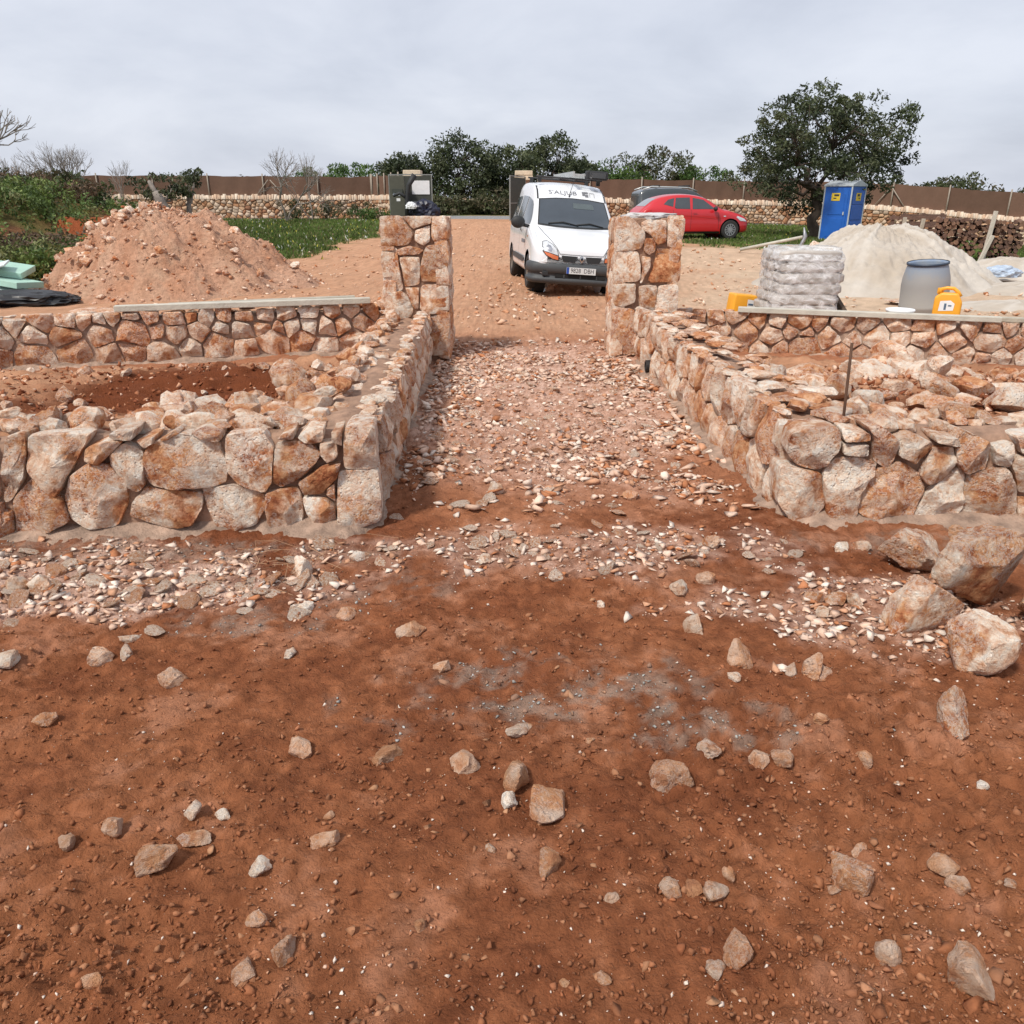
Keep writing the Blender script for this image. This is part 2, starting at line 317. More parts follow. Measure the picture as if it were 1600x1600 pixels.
def ground_mat():
    m, nt, b = mat_new('bare_soil'); b.inputs['Roughness'].default_value = 1.; b.inputs['Specular IOR Level'].default_value = .08
    a = N(nt, 'ShaderNodeAttribute', attribute_name='col'); t = N(nt, 'ShaderNodeTexCoord'); P = t.outputs['Object']
    def nz(sc_, det, ro, di=0.):
        n = N(nt, 'ShaderNodeTexNoise', i_Scale=sc_, i_Detail=det, i_Roughness=ro, i_Distortion=di); LK(nt, P, n.inputs['Vector']); return n.outputs[0]
    n1, n2, n3, n4 = nz(9., 8., .65), nz(45., 8., .7, .3), nz(170., 6., .7), nz(330., 3., .6)
    v = math_(nt, 'ADD', .30, math_(nt, 'ADD', math_(nt, 'MULTIPLY', n1, .55), math_(nt, 'ADD', math_(nt, 'MULTIPLY', n2, .55), math_(nt, 'MULTIPLY', n3, .32))))
    hv = N(nt, 'ShaderNodeHueSaturation'); LK(nt, v, hv.inputs['Value']); LK(nt, a.outputs['Color'], hv.inputs['Color'])
    c = mixc(nt, math_(nt, 'MULTIPLY', math_(nt, 'GREATER_THAN', n4, .71), .5), hv.outputs[0], (.60, .47, .37)); LK(nt, c, b.inputs['Base Color'])
    def vor(sc_):
        w_ = N(nt, 'ShaderNodeTexVoronoi', i_Scale=sc_, feature='F1'); LK(nt, P, w_.inputs['Vector']); return math_(nt, 'SUBTRACT', 1., w_.outputs['Distance'])
    h = math_(nt, 'ADD', math_(nt, 'MULTIPLY', vor(55.), .30), math_(nt, 'MULTIPLY', vor(130.), .16)); h = math_(nt, 'ADD', h, math_(nt, 'ADD', n2, math_(nt, 'MULTIPLY', n3, .35)))
    bp = N(nt, 'ShaderNodeBump', i_Strength=.9, i_Distance=.02); LK(nt, h, bp.inputs['Height']); LK(nt, bp.outputs[0], b.inputs['Normal']); return m
M['soil'] = ground_mat()
ground = tag(obj('ground', mesh_np('ground', np.c_[fx, fy, GZ], GF, M['soil'], C, True)), kind='structure')

# ------------------------------------------------------------------ stones
def ico(sub):
    bm = bmesh.new(); bmesh.ops.create_icosphere(bm, subdivisions=sub, radius=1)
    V = np.array([v.co[:] for v in bm.verts]); F = np.array([[v.index for v in f.verts] for f in bm.faces]); bm.free(); return V, F
ICO = {k: ico(k) for k in (1, 2, 3, 4, 5)}
def rock(seed, sub=3, planes=9, flat=1., rough=.06, nsc=2.2):
    rng = np.random.default_rng(seed); D, F = ICO[sub]; r = np.full(len(D), 1.3)
    for _ in range(planes + 5):
        n = rng.normal(size=3); n /= np.linalg.norm(n); h = rng.uniform(.52, .95); dn = D @ n
        r = np.minimum(r, np.where(dn > .05, h / np.maximum(dn, .05), 9))
    V = D * r[:, None]; o = rng.uniform(0, 90, 3)
    V = V * (1 + rough * 1.2 * fbm3(V + o, nsc, 5, seed % 97, .55) - rough * np.abs(fbm3(V + o, nsc * 2.1, 4, 7)))[:, None]
    V *= np.array([1, rng.uniform(.65, .95), rng.uniform(.5, .8) * flat]); return V, F
def rand_tone(rng, pale=.5):
    k = rng.random()
    if k < pale * .6: return (rng.uniform(.7, 1), rng.uniform(.15, .4), rng.uniform(0, .12))
    if k < .82: return (rng.uniform(.45, .8), rng.uniform(.35, .65), rng.uniform(.05, .3))
    return (rng.uniform(.1, .4), rng.uniform(.65, .95), rng.uniform(0, .3))
def face_stone(poly, rng, depth=.16, bulge=.022, joint=.009, N_=32, jag=.03, irr=0., clampx=None, fslope=.32):
    """one stone of a wall: its outline in the wall plane, rounded and roughened, with depth behind the face"""
    P = np.array(poly, float); c = P.mean(0); P = P - c; P = P * rng.uniform(1 - irr, 1 + irr * .3, (len(P), 1)); rad = np.sqrt(abs(np.sum(P[:, 0] * np.roll(P[:, 1], -1) - P[:, 1] * np.roll(P[:, 0], -1))) / 2 / np.pi)
    P = P * max(.5, (1.075 if irr == 0 else 1.045) - joint / max(rad, .02))
    for it in range(2):
        a = np.roll(P, -1, 0); k = .07 if it == 0 else .2; P = np.stack([P * (1 - k) + a * k, P * k + a * (1 - k)], 1).reshape(-1, 2)
    seg = np.r_[0, np.cumsum(np.linalg.norm(np.roll(P, -1, 0) - P, axis=1))]; Q = np.vstack([P, P[:1]])
    t = np.linspace(0, seg[-1], N_, endpoint=False); P = np.c_[np.interp(t, seg, Q[:, 0]), np.interp(t, seg, Q[:, 1])]
    o = rng.uniform(0, 99)
    jg = fbm3(np.c_[P, np.full(len(P), o)], 9., 3, 3, .6); P = P * (1 + jag * 1.5 * jg)[:, None]
    tilt = rng.normal(0, .045, 2); V = []; e = min(1., rad / .12)
    for sc, dz in ((.88, -depth), (.98, -depth * .55), (1.0, -.03 * e), (.992, -.009 * e), (.965, .0), (.88, bulge * .4), (.70, bulge * .75), (.46, bulge), (.22, bulge)):
        q = P * sc; V.append(np.c_[q[:, 0], np.full(N_, dz) + (q @ tilt if dz > -.02 else 0), q[:, 1]])
    V = np.vstack(V); V = np.vstack([V, [[0, bulge, 0]]]); hh_ = np.full(len(V), 9.)
    for _ in range(6): hh_ = np.minimum(hh_, V[:, [0, 2]] @ rng.normal(0, fslope, 2) + rng.uniform(.25, 1.1) * .20 * rad)
    fr = V[:, 1] > -.05
    n = fbm3(V + o, 8., 4, 11, .55); n2 = fbm3(V + o * 2, 26., 3, 13, .6)
    V[fr, 1] = np.maximum(np.minimum(V[fr, 1], hh_[fr] + bulge * .2), np.minimum(V[fr, 1], -.01) - .028)
    V[fr, 1] += (n * .014 * e * min(1, rad / .09) + n2 * .010 - np.abs(n) * .010)[fr]; V[:, 0] += n2 * .006; V[:, 2] += fbm3(V - o, 20., 3, 17) * .006
    F = []; nr = 9
    for r in range(nr - 1):
        for k in range(N_): a, b = r * N_ + k, r * N_ + (k + 1) % N_; F.append((a, b, b + N_, a + N_))
    L = (nr - 1) * N_
    for k in range(N_): F.append((L + k, L + (k + 1) % N_, nr * N_))
    F.append(tuple(range(N_))[::-1]); 
    if clampx: V[:, 0] = np.clip(V[:, 0], clampx[0] - c[0], clampx[1] - c[0]); V[:, 1] = np.minimum(V[:, 1], .016)
    V[:, 1] *= -1     # outwards is local -y
    return c, V, F
def clip(poly, nx_, ny_, d):
    out = []
    for i in range(len(poly)):
        a, b = poly[i], poly[(i + 1) % len(poly)]; da = a[0] * nx_ + a[1] * ny_ - d; db = b[0] * nx_ + b[1] * ny_ - d
        if da <= 0: out.append(a)
        if (da < 0) != (db < 0) and abs(da - db) > 1e-12: t = da / (da - db); out.append((a[0] + (b[0] - a[0]) * t, a[1] + (b[1] - a[1]) * t))
    return out
def cells(W, H, sw, sh, rng, topvar=.0, grow=0., x0=0.):
    """uneven courses of stones: a power diagram over the wall face; grow makes the lower stones larger"""
    S = []; z = 0.; row = 0
    while z < H * .97:
        f = 1 + grow * (1 - z / H); hh = sh * f * rng.uniform(.8, 1.2); x = x0 - sw * rng.uniform(0, 1)
        if H - z - hh < sh * .45: hh = H - z
        while x < W + sw:
            ww = sw * f * rng.uniform(.55, 1.5); S.append((x + ww / 2, z + hh / 2 + rng.uniform(-.24, .24) * hh, rng.uniform(.2, .5) * ww * ww * .35)); x += ww
        z += hh; row += 1
    out = []
    for i, a in enumerate(S):
        top = H + rng.uniform(-topvar, topvar)
        p = [(max(x0, a[0] - 2), 0.), (min(W, a[0] + 2), 0.), (min(W, a[0] + 2), top), (max(x0, a[0] - 2), top)]
        if p[0][0] >= p[1][0]: continue
        for j, b in enumerate(S):
            dx, dz = b[0] - a[0], b[1] - a[1]
            if i == j or abs(dx) > sw * 5 or abs(dz) > sh * 5: continue
            d = ((b[0] ** 2 + b[1] ** 2 - b[2]) - (a[0] ** 2 + a[1] ** 2 - a[2])) / 2; p = clip(p, dx, dz, d)
            if len(p) < 3: break
        if len(p) >= 3:
            P = np.array(p); ar = abs(np.sum(P[:, 0] * np.roll(P[:, 1], -1) - P[:, 1] * np.roll(P[:, 0], -1))) / 2
            if ar > .0012: out.append(p)
    return out
def core(name, parent, L, H, th, y0=.10, bump=.03, x0=0., x1=None, seed=0, mat='core'):
    x1 = L if x1 is None else x1; V = []; n = max(4, int((x1 - x0) / .06)); F = []
    for i in range(n + 1):
        x = x0 + (x1 - x0) * i / n
        for (yy, zz) in ((y0, -.08), (y0, H * .5), (y0 + .01, H - .05), (y0 + .04, H - .02), (y0 + (th - y0) * .5, H), (th - .03, H - .02), (th, H - .07), (th, -.08)): V.append((x, yy, zz))
    V = np.array(V); f = fbm3(V + seed, 7., 3, 5); V[:, 2] += np.where(V[:, 2] > H * .8, f * bump, 0); V[:, 1] += f * .008
    for i in range(n):
        for k in range(7): a = i * 8 + k; F.append((a, a + 8, a + 9, a + 1))
    F.append(tuple(range(8))); F.append(tuple(range(n * 8, n * 8 + 8))[::-1])
    return obj(name, mesh(name, V, F, M[mat], True), parent)
def root_between(name, A, B):
    return empty(name, (A[0], A[1], A[2] if len(A) > 2 else 0), math.atan2(B[1] - A[1], B[0] - A[0])), math.hypot(B[0] - A[0], B[1] - A[1])
def lay(parent, polys, rng, tones=None, pale=.5, name='stone', **kw):
    for i, p in enumerate(polys):
        c, V, F = face_stone(p, rng, **kw); t = tones[i] if tones else rand_tone(rng, pale)
        obj(name, mesh(name, V, F, M['stone'], True, 26), parent, (c[0], 0, c[1]), t)
def topping(parent, rng, n, x0, x1, y0, y1, z, s0, s1, flat=.6, pale=.4, name='capstone'):
    for i in range(n):
        V, F = rock(int(rng.integers(1e6)), 2, 8, flat, .10); s = rng.uniform(s0, s1); V = V * s
        a = rng.uniform(0, 6.3); ca, sa = math.cos(a), math.sin(a); V = V @ np.array([[ca, sa, 0], [-sa, ca, 0], [0, 0, 1]])
        x = x0 + (x1 - x0) * (i + rng.uniform(.1, .9)) / n
        obj(name, mesh(name, V, F.tolist(), M['stone'], False), parent, (x, rng.uniform(y0, y1), z + s * flat * .25), rand_tone(rng, pale))
def parse(s):
    P, T = [], []
    for it in s.split(';'):
        a, b = it.split('|'); P.append([tuple(map(float, q.split(','))) for q in a.split()]); w_, o_ = map(float, b.split(',')); T.append((w_, o_, 0.))
    return P, T
FL='1.03,0.503 1.13,0.534 1.089,0.316 0.992,0.192 0.958,0.186|0.5,0.55;1.138,0.514 1.419,0.513 1.305,0.351 1.214,0.213 1.165,0.257 1.104,0.357|0.75,0.4;1.395,0.452 1.489,0.484 1.571,0.482 1.495,0.415 1.435,0.361 1.375,0.384|0.25,0.75;1.494,0.408 1.562,0.468 1.644,0.425 1.628,0.249 1.584,0.222 1.526,0.26 1.485,0.36|0.85,0.3;1.689,0.465 1.836,0.502 1.996,0.45 2.021,0.344 2.004,0.258 1.955,0.238 1.743,0.231 1.668,0.255 1.634,0.327 1.655,0.411|0.65,0.5;2.041,0.497 2.21,0.499 2.254,0.422 2.229,0.251 2.197,0.209 2.062,0.249 2.022,0.301|0.7,0.45;2.27,0.449 2.429,0.452 2.477,0.394 2.459,0.345 2.357,0.262 2.273,0.221 2.236,0.251|0.35,0.7;2.356,0.247 2.485,0.33 2.573,0.341 2.546,0.256 2.458,0.178 2.377,0.181|0.1,0.9;2.482,0.45 2.561,0.441 2.562,0.37 2.506,0.343 2.476,0.387|0.9,0.2;2.604,0.517 2.746,0.52 2.746,0.3 2.584,0.305|0.8,0.4;2.556,0.292 2.752,0.293 2.751,0.04 2.665,0.005 2.534,0.018|0.85,0.35;2.368,0.166 2.484,0.162 2.527,0.108 2.519,0.003 2.443,0.006 2.386,0.068|0.9,0.25;2.203,0.201 2.353,0.218 2.372,0.129 2.352,-0.006 2.262,-0.01 2.191,0.031 2.188,0.121|0.5,0.55;1.893,0.226 2.034,0.236 2.188,0.187 2.188,0.121 2.13,0.033 2.032,0.006 1.938,0.018 1.905,0.116|0.75,0.4;1.563,0.172 1.627,0.242 1.767,0.216 1.89,0.204 1.88,0.131 1.821,0.044 1.765,0.032 1.66,0.043 1.515,0.086|0.4,0.85;1.291,0.31 1.377,0.363 1.479,0.36 1.536,0.245 1.521,0.159 1.463,0.051 1.33,0.045 1.261,0.095 1.249,0.197|0.5,0.6;0.998,0.191 1.117,0.301 1.236,0.198 1.245,0.081 1.144,0.033 0.985,0.017|0.45,0.65;0.878,0.167 0.985,0.134 0.972,0.018 0.916,-0.002 0.839,0.001|0.3,0.75;2.495,0.213 2.538,0.241 2.533,0.131 2.492,0.177|0.3,0.7;1.508,0.518 1.638,0.541 1.615,0.481 1.503,0.491|0.95,0.2;1.626,0.483 1.721,0.505 1.708,0.464 1.659,0.438|0.6,0.5;1.73,0.478 1.813,0.523 1.836,0.505 1.741,0.469|0.8,0.4;2.372,0.474 2.422,0.515 2.507,0.512 2.495,0.45 2.409,0.448|0.85,0.3;2.539,0.505 2.596,0.513 2.589,0.426 2.541,0.449|0.95,0.15;2.279,0.47 2.302,0.497 2.369,0.509 2.364,0.461|0.7,0.4;1.861,0.502 1.915,0.517 2.015,0.498 2.016,0.456|0.7,0.4'
FR='0.017,0.458 0.082,0.485 0.239,0.486 0.258,0.403 0.205,0.293 0.153,0.27 0.066,0.291 0.009,0.357|0.8,0.5;-0.009,0.283 0.191,0.248 0.232,0.059 0.175,0.012 0.063,-0.005 -0.009,0.087 -0.016,0.223|0.75,0.5;0.252,0.489 0.399,0.462 0.405,0.426 0.269,0.42|0.7,0.45;0.271,0.41 0.409,0.404 0.412,0.343 0.279,0.352|0.95,0.2;0.199,0.241 0.242,0.322 0.351,0.338 0.453,0.303 0.449,0.243 0.394,0.153 0.399,0.03 0.371,-0.017 0.253,0.013|0.9,0.3;0.365,0.504 0.433,0.505 0.54,0.434 0.549,0.348 0.513,0.274 0.444,0.317 0.406,0.462|0.65,0.5;0.466,0.266 0.576,0.311 0.685,0.246 0.726,0.172 0.692,0.018 0.546,0.001 0.414,0.03 0.396,0.137|0.35,0.65;0.547,0.434 0.603,0.464 0.706,0.421 0.718,0.393 0.646,0.305 0.556,0.348|0.55,0.6;0.686,0.276 0.725,0.393 0.827,0.394 0.85,0.314 0.801,0.217 0.729,0.194 0.678,0.246|0.85,0.3;0.703,0.034 0.736,0.157 0.87,0.285 0.912,0.248 0.932,0.052 0.846,-0.011 0.717,-0.005|0.95,0.2;0.706,0.457 0.837,0.444 0.861,0.394 0.72,0.422|0.85,0.35;0.832,0.437 0.857,0.48 0.976,0.431 1.01,0.367 1.009,0.279 0.904,0.256 0.85,0.314|0.8,0.45;0.922,0.234 1.011,0.272 1.103,0.287 1.187,0.162 1.207,0.017 1.052,0.015 0.947,0.014|0.6,0.6;1.008,0.41 1.106,0.425 1.117,0.287 1.045,0.301|0.8,0.35;1.115,0.324 1.156,0.354 1.272,0.326 1.315,0.148 1.187,0.162|0.9,0.3;1.194,0.132 1.322,0.118 1.352,-0.004 1.222,0.01|0.4,0.6;1.106,0.454 1.25,0.469 1.282,0.34 1.154,0.365|0.8,0.4'
PL='0.001,1.383 0.205,1.383 0.322,1.225 0.295,1.159 0.254,1.121 0.01,1.107 -0.012,1.121|0.6,0.6;0.221,1.383 0.507,1.383 0.505,1.321 0.324,1.269|0.65,0.5;0.347,1.255 0.489,1.299 0.483,1.151 0.419,1.114 0.335,1.159|0.95,0.15;0.515,1.383 0.655,1.383 0.648,1.151 0.522,1.151 0.5,1.196|0.55,0.65;-0.006,1.092 0.151,1.092 0.166,0.926 0.195,0.727 0.177,0.688 -0.015,0.688|0.9,0.4;0.15,1.074 0.286,1.114 0.425,1.069 0.368,1.032 0.171,1.02|0.3,0.8;0.178,1.002 0.375,1.002 0.364,0.743 0.219,0.727 0.208,0.819|0.75,0.45;0.425,1.069 0.458,1.109 0.647,1.121 0.644,0.773 0.389,0.781 0.378,0.896|0.7,0.75;0.387,0.735 0.643,0.743 0.635,0.461 0.416,0.453 0.362,0.509|0.75,0.7;0.218,0.712 0.362,0.712 0.346,0.509 0.297,0.509|0.6,0.55;-0,0.665 0.184,0.673 0.246,0.618 0.288,0.493 0.253,0.422 0.138,0.398 0.029,0.477 -0.019,0.493|0.8,0.35;0.431,0.429 0.634,0.437 0.63,0.042 0.432,0.042|0.6,0.65;0.303,0.453 0.407,0.429 0.409,0.074 0.284,0.042|0.6,0.5;-0.005,0.445 0.121,0.382 0.284,0.398 0.268,0.042 -0.029,0.042|0.6,0.5'
PR='-0.007,1.355 0.117,1.377 0.199,1.325 0.291,1.236 0.295,1.161 0.268,1.086 0.174,1.063 -0,1.048|0.8,0.45;0.262,1.325 0.331,1.355 0.504,1.34 0.511,1.139 0.425,1.116 0.356,1.206 0.265,1.266|0.6,0.65;0.517,1.384 0.665,1.391 0.684,1.161 0.65,1.078 0.525,1.101|0.85,0.4;0.302,1.176 0.405,1.176 0.405,1.056 0.352,1.018 0.294,1.056|0.3,0.75;0.001,1.01 0.031,1.048 0.239,1.048 0.27,0.918 0.27,0.795 0.239,0.764 0.045,0.764 -0.014,0.826|0.95,0.2;0.281,1.01 0.369,0.995 0.367,0.903 0.281,0.74 0.272,0.756 0.293,0.888|0.85,0.3;0.428,1.078 0.659,1.071 0.675,0.764 0.369,0.756 0.365,0.81 0.407,0.903|0.25,0.8;-0.018,0.733 0.224,0.74 0.235,0.56 0.09,0.512 0.024,0.528|0.9,0.3;0.266,0.717 0.452,0.725 0.436,0.472 0.289,0.464|0.55,0.6;0.468,0.717 0.661,0.733 0.668,0.432 0.437,0.456|0.9,0.3;-0.007,0.496 0.239,0.48 0.289,0.04 -0.003,0.04|0.45,0.8;0.439,0.424 0.662,0.408 0.649,0.254 0.463,0.319|0.75,0.5;0.267,0.432 0.422,0.432 0.48,0.056 0.305,0.056|0.8,0.45;0.481,0.286 0.716,0.238 0.733,0.023 0.499,0.023|0.6,0.5'

rng = np.random.default_rng(5)
# --- front walls (faces traced stone by stone)
A, B = (-3.4, 3.45), (-.65, 3.70)
wFL, L = root_between('stone_wall', A, B); tag(wFL, 'low wall of big limestone blocks at the front of the left bed', 'stone wall', 'rough limestone walls of the two beds')
core('mortar_core', wFL, L, .47, .34, y0=.065, seed=1, x1=L - .09)
P, T = parse(FL); lay(wFL, P[:9] + P[11:], rng, T[:9] + T[11:], depth=.2, bulge=.015, N_=52, joint=.006)
lay(wFL, P[9:11], rng, T[9:11], depth=.30, bulge=.012, N_=44, joint=.004)
lay(wFL, cells(.95, .5, .26, .24, rng), rng, depth=.18)
topping(wFL, rng, 22, .4, 2.35, .20, .36, .46, .05, .11, .95)
topping(wFL, rng, 9, 1.9, 2.5, .16, .34, .49, .04, .08, .6)
A, B = (1.38, 3.79), (3.9, 3.71)
wFR, L = root_between('stone_wall', A, B); tag(wFR, 'low wall of big limestone blocks at the front of the right bed, behind the boulders', 'stone wall', 'rough limestone walls of the two beds')
core('mortar_core', wFR, L, .45, .34, y0=.065, seed=2, x0=.09)
P, T = parse(FR); lay(wFR, P[2:], rng, T[2:], depth=.2, bulge=.015, N_=52, joint=.006)
lay(wFR, P[:2], rng, T[:2], depth=.26, bulge=.02, N_=44, joint=.005)
lay(wFR, cells(L, .5, .26, .24, rng, x0=1.42), rng, depth=.18)
topping(wFR, rng, 24, .25, 2.2, .19, .36, .44, .05, .12, .9)
# --- passage walls: a thin faced skin, a mortared gap and a rough inner row
A, B = (-.65, 3.70), (-.82, 8.2)
wPL, L = root_between('stone_wall', A, B); tag(wPL, 'long low wall along the left side of the passage, running back to the left pillar', 'stone wall', 'rough limestone walls of the two beds')
core('mortar_core', wPL, L, .42, .42, seed=3, x0=.12, y0=.06)
lay(wPL, cells(L, .485, .19, .26, rng, .03, x0=.30), rng, depth=.11, pale=.55, jag=.05, irr=.08)
topping(wPL, rng, 58, .3, L, .05, .11, .475, .035, .085, .5, .6)
topping(wPL, rng, 30, .5, L, .30, .42, .36, .08, .15, .85, .4, 'stone')
topping(wPL, rng, 24, .9, L, .33, .44, .46, .06, .11, .8, .4, 'stone')
A, B = (1.24, 8.3), (1.38, 3.79)
wPR, L = root_between('stone_wall', A, B); tag(wPR, 'long low wall along the right side of the passage, running back to the right pillar', 'stone wall', 'rough limestone walls of the two beds')
core('mortar_core', wPR, L, .44, .42, seed=4, x1=L - .12, y0=.06)
lay(wPR, cells(L - .2, .50, .21, .30, rng, .035), rng, depth=.12, pale=.55, jag=.06, irr=.08)
topping(wPR, rng, 58, 0, L - .3, .05, .12, .49, .035, .085, .45, .65)
topping(wPR, rng, 55, 0, L - .2, .18, .45, .47, .05, .13, .4, .5, 'stone')
# --- rear walls of the beds
A, B = (-6.2, 7.25), (-1.2, 8.72)
wBL, L = root_between('stone_wall', A, B); tag(wBL, 'low rubble wall at the back of the left bed, carrying pale planks', 'stone wall', 'rough limestone walls of the two beds')
core('mortar_core', wBL, L, .45, .35, seed=5, y0=.05, mat='mortar')
lay(wBL, cells(L, .50, .15, .115, rng, .025, .8), rng, depth=.15, pale=.4, bulge=.03, N_=30, joint=.006, irr=.24, jag=.09)
topping(wBL, rng, 40, 0, L - .1, .10, .30, .46, .05, .10, .5)
A, B = (1.6, 8.75), (6.4, 7.35)
wBR, L = root_between('stone_wall', A, B); tag(wBR, 'low rubble wall at the back of the right bed, with a long timber along its top', 'stone wall', 'rough limestone walls of the two beds')
core('mortar_core', wBR, L, .40, .35, seed=6, y0=.05, mat='mortar')
lay(wBR, cells(L, .45, .15, .10, rng, .025, .8), rng, depth=.15, pale=.45, bulge=.03, N_=30, joint=.006, irr=.24, jag=.09)
topping(wBR, rng, 44, 0, L - .1, .10, .30, .41, .05, .10, .4)
# --- pillars
def pillar(px, py, wid, dep, H, s, label, seed, flip):
    r = empty('stone_pillar', (px, py, 0)); tag(r, label, 'pillar', 'square stone pillars of the inner gateway')
    rg = np.random.default_rng(seed); P, T = parse(s); lay(r, P, rg, T, depth=.14, bulge=.010, N_=44, joint=.004, clampx=(.006, wid - .006), fslope=.14)
    MB().box((wid / 2, dep / 2, H / 2 - .012), (wid - .10, dep - .10, H), bev=.01).build('mortar_core', M['core'], r)
    for rot, L2, ox, oy in ((90, dep, wid, 0), (180, wid, wid, dep), (270, dep, 0, dep)):
        for p in cells(L2, H - .01, .3, .24, rg):
            c, V, F = face_stone(p, rg, depth=.13, bulge=.010, N_=30, joint=.006, clampx=(.004, L2 - .004), fslope=.14, irr=.05); a = R(rot); ca, sa = math.cos(a), math.sin(a)
            o = obj('stone', mesh('stone', V, F, M['stone'], True, 26), r, (ox + c[0] * ca, oy + c[0] * sa, c[1]), rand_tone(rg, .6)); o.rotation_euler.z = a
    return r
pil1 = pillar(-1.29, 8.2, .66, .6, 1.385, PL, 'square stone pillar on the left of the passage, flat topped', 3, 0)
pil2 = pillar(1.02, 8.3, .68, .6, 1.375, PR, 'square stone pillar on the right of the passage, in front of the white van', 4, 1)
V, F = rock(77, 4, 5, .25, .2, 2.); obj('mortar_cap', mesh('mortar_cap', V * (.36, .36, .42), F.tolist(), plain('grey_mortar', (.55, .54, .54), .95, bump=.8, bsc=40, var=.15), True), pil2, (.36, .28, 1.372))
# --- smeared mortar footing along the wall feet
def footing(parent, L, wid, seed, x0=0.):
    n = int((L - x0) / .05); V = []; F = []; m = 6
    for i in range(n + 1):
        x = x0 + (L - x0) * i / n
        for k in range(m):
            t = k / (m - 1); en = min(1., (x - x0) / .2 + .05, (L - x) / .2 + .05); V.append((x, .09 - ((wid + .04) * en * (1 + .35 * math.sin(x * 5 + seed))) * t, .06 * (1 - t) ** 1.3 - .02 * t - (.02 if k == m - 1 else 0)))
    V = np.array(V); f = fbm3(V + seed, 9., 4, 9, .6); V[:, 2] += f * .03 * (V[:, 1] < 0.07); V[:, 1] += f * .05
    for i in range(n):
        for k in range(m - 1): a = i * m + k; F.append((a, a + 1, a + m + 1, a + m))
    return obj('mortar_footing', mesh('mortar_footing', V, F, M['mortar'], True), parent)
footing(wFL, 2.76, .15, 1); footing(wFR, 2.5, .17, 2); footing(wPL, 4.3, .13, 3); footing(wPR, 4.5, .15, 4); footing(wBL, 5.1, .12, 5); footing(wBR, 4.9, .12, 6)

# --- soil filling of the two beds
def bed(name, X0, X1, Y0, Y1, fn, cf):
    xs = np.arange(X0, X1, .045); ys = np.arange(Y0, Y1, .045); a, b = np.meshgrid(xs, ys); a, b = a.ravel(), b.ravel(); z = fn(a, b)
    i = np.arange(len(a)).reshape(len(ys), len(xs)); F = np.stack([i[:-1, :-1].ravel(), i[:-1, 1:].ravel(), i[1:, 1:].ravel(), i[1:, :-1].ravel()], 1)
    return tag(obj(name, mesh_np(name, np.c_[a, b, z], F, M['soil'], cf(a, b), True)), kind='structure')
def zl(a, b):
    z = .40 - .34 * sst(4.0, 7.6, b) + .05 * fbm2(a, b, 1.3, 4, 70) + .09 * fbm2(a, b, 6., 5, 71, .7)
    z = z - .13 * np.exp(-((a + 2.5) / .8) ** 2 - ((b - 5.3) / .75) ** 2) + .10 * np.exp(-((a + 2.35) / 1.0) ** 2 - ((b - 6.5) / .5) ** 2)
    return np.where((b > 8.5 + .29 * (a + 1.2) - .35) | (b < 3.45 + .0909 * (a + 3.4) + .24) | (a > -.98), -.1, z)
def cl(a, b):
    n = fbm2(a, b, 2., 4, 72); d = np.clip(np.exp(-((a + 2.4) / 1.05) ** 4 - ((b - 5.75) / .95) ** 4) * 1.3 + n * .5, 0, 1)
    return lerp(np.tile((.50, .265, .155), (len(a), 1)) * (1 + .3 * fbm2(a, b, 14., 3, 74))[:, None], (.165, .05, .021), d)
bed('bed_soil', -7, -.95, 3.65, 8.6, zl, cl)
def zr(a, b): 
    z = .36 - .30 * sst(4.2, 7.8, b) + .06 * fbm2(a, b, 1.3, 4, 75) + .09 * fbm2(a, b, 6., 5, 76, .7)
    return np.where((b > 8.35 - .29 * (a - 1.6)) | (b < 4.02) | (a < 1.62), -.1, z)
def cr_(a, b): return lerp(np.tile((.48, .25, .145), (len(a), 1)) * (1 + .3 * fbm2(a, b, 14., 3, 77))[:, None], (.175, .055, .024), np.clip(np.exp(-((a - 3.3) / .9) ** 4 - ((b - 5.0) / .5) ** 4) + .6 * fbm2(a, b, 2., 4, 78), 0, 1))
bed('bed_soil', 1.55, 7, 3.75, 8.7, zr, cr_)
# ------------------------------------------------------------------ loose stones
def lrock(name, seed, size, loc, tone, label=None, cat='stone', group=None, sub=3, planes=9, flat=1., rough=.08, rz=None, tilt=(0, 0), sink=.3, dims=None, smooth=False, mat='stone'):
    V, F = rock(seed, sub, planes, flat, rough); V = V / max(1e-6, (V[:, 0].max() - V[:, 0].min())) * size
    if dims: V = V * np.array(dims)
    Rm = (Matrix.Rotation(rz if rz is not None else (seed * 1.7) % 6.28, 3, 'Z') @ Matrix.Rotation(tilt[0], 3, 'X') @ Matrix.Rotation(tilt[1], 3, 'Y'))
    V = V @ np.array(Rm).T; zl_ = V[:, 2].min(); z = loc[2] - zl_ - (V[:, 2].max() - zl_) * sink
    o = obj(name, mesh(name, V, F.tolist(), M[mat], True, 24 if not smooth else 32), None, (loc[0], loc[1], z), tone)
    return tag(o, label, cat, group)
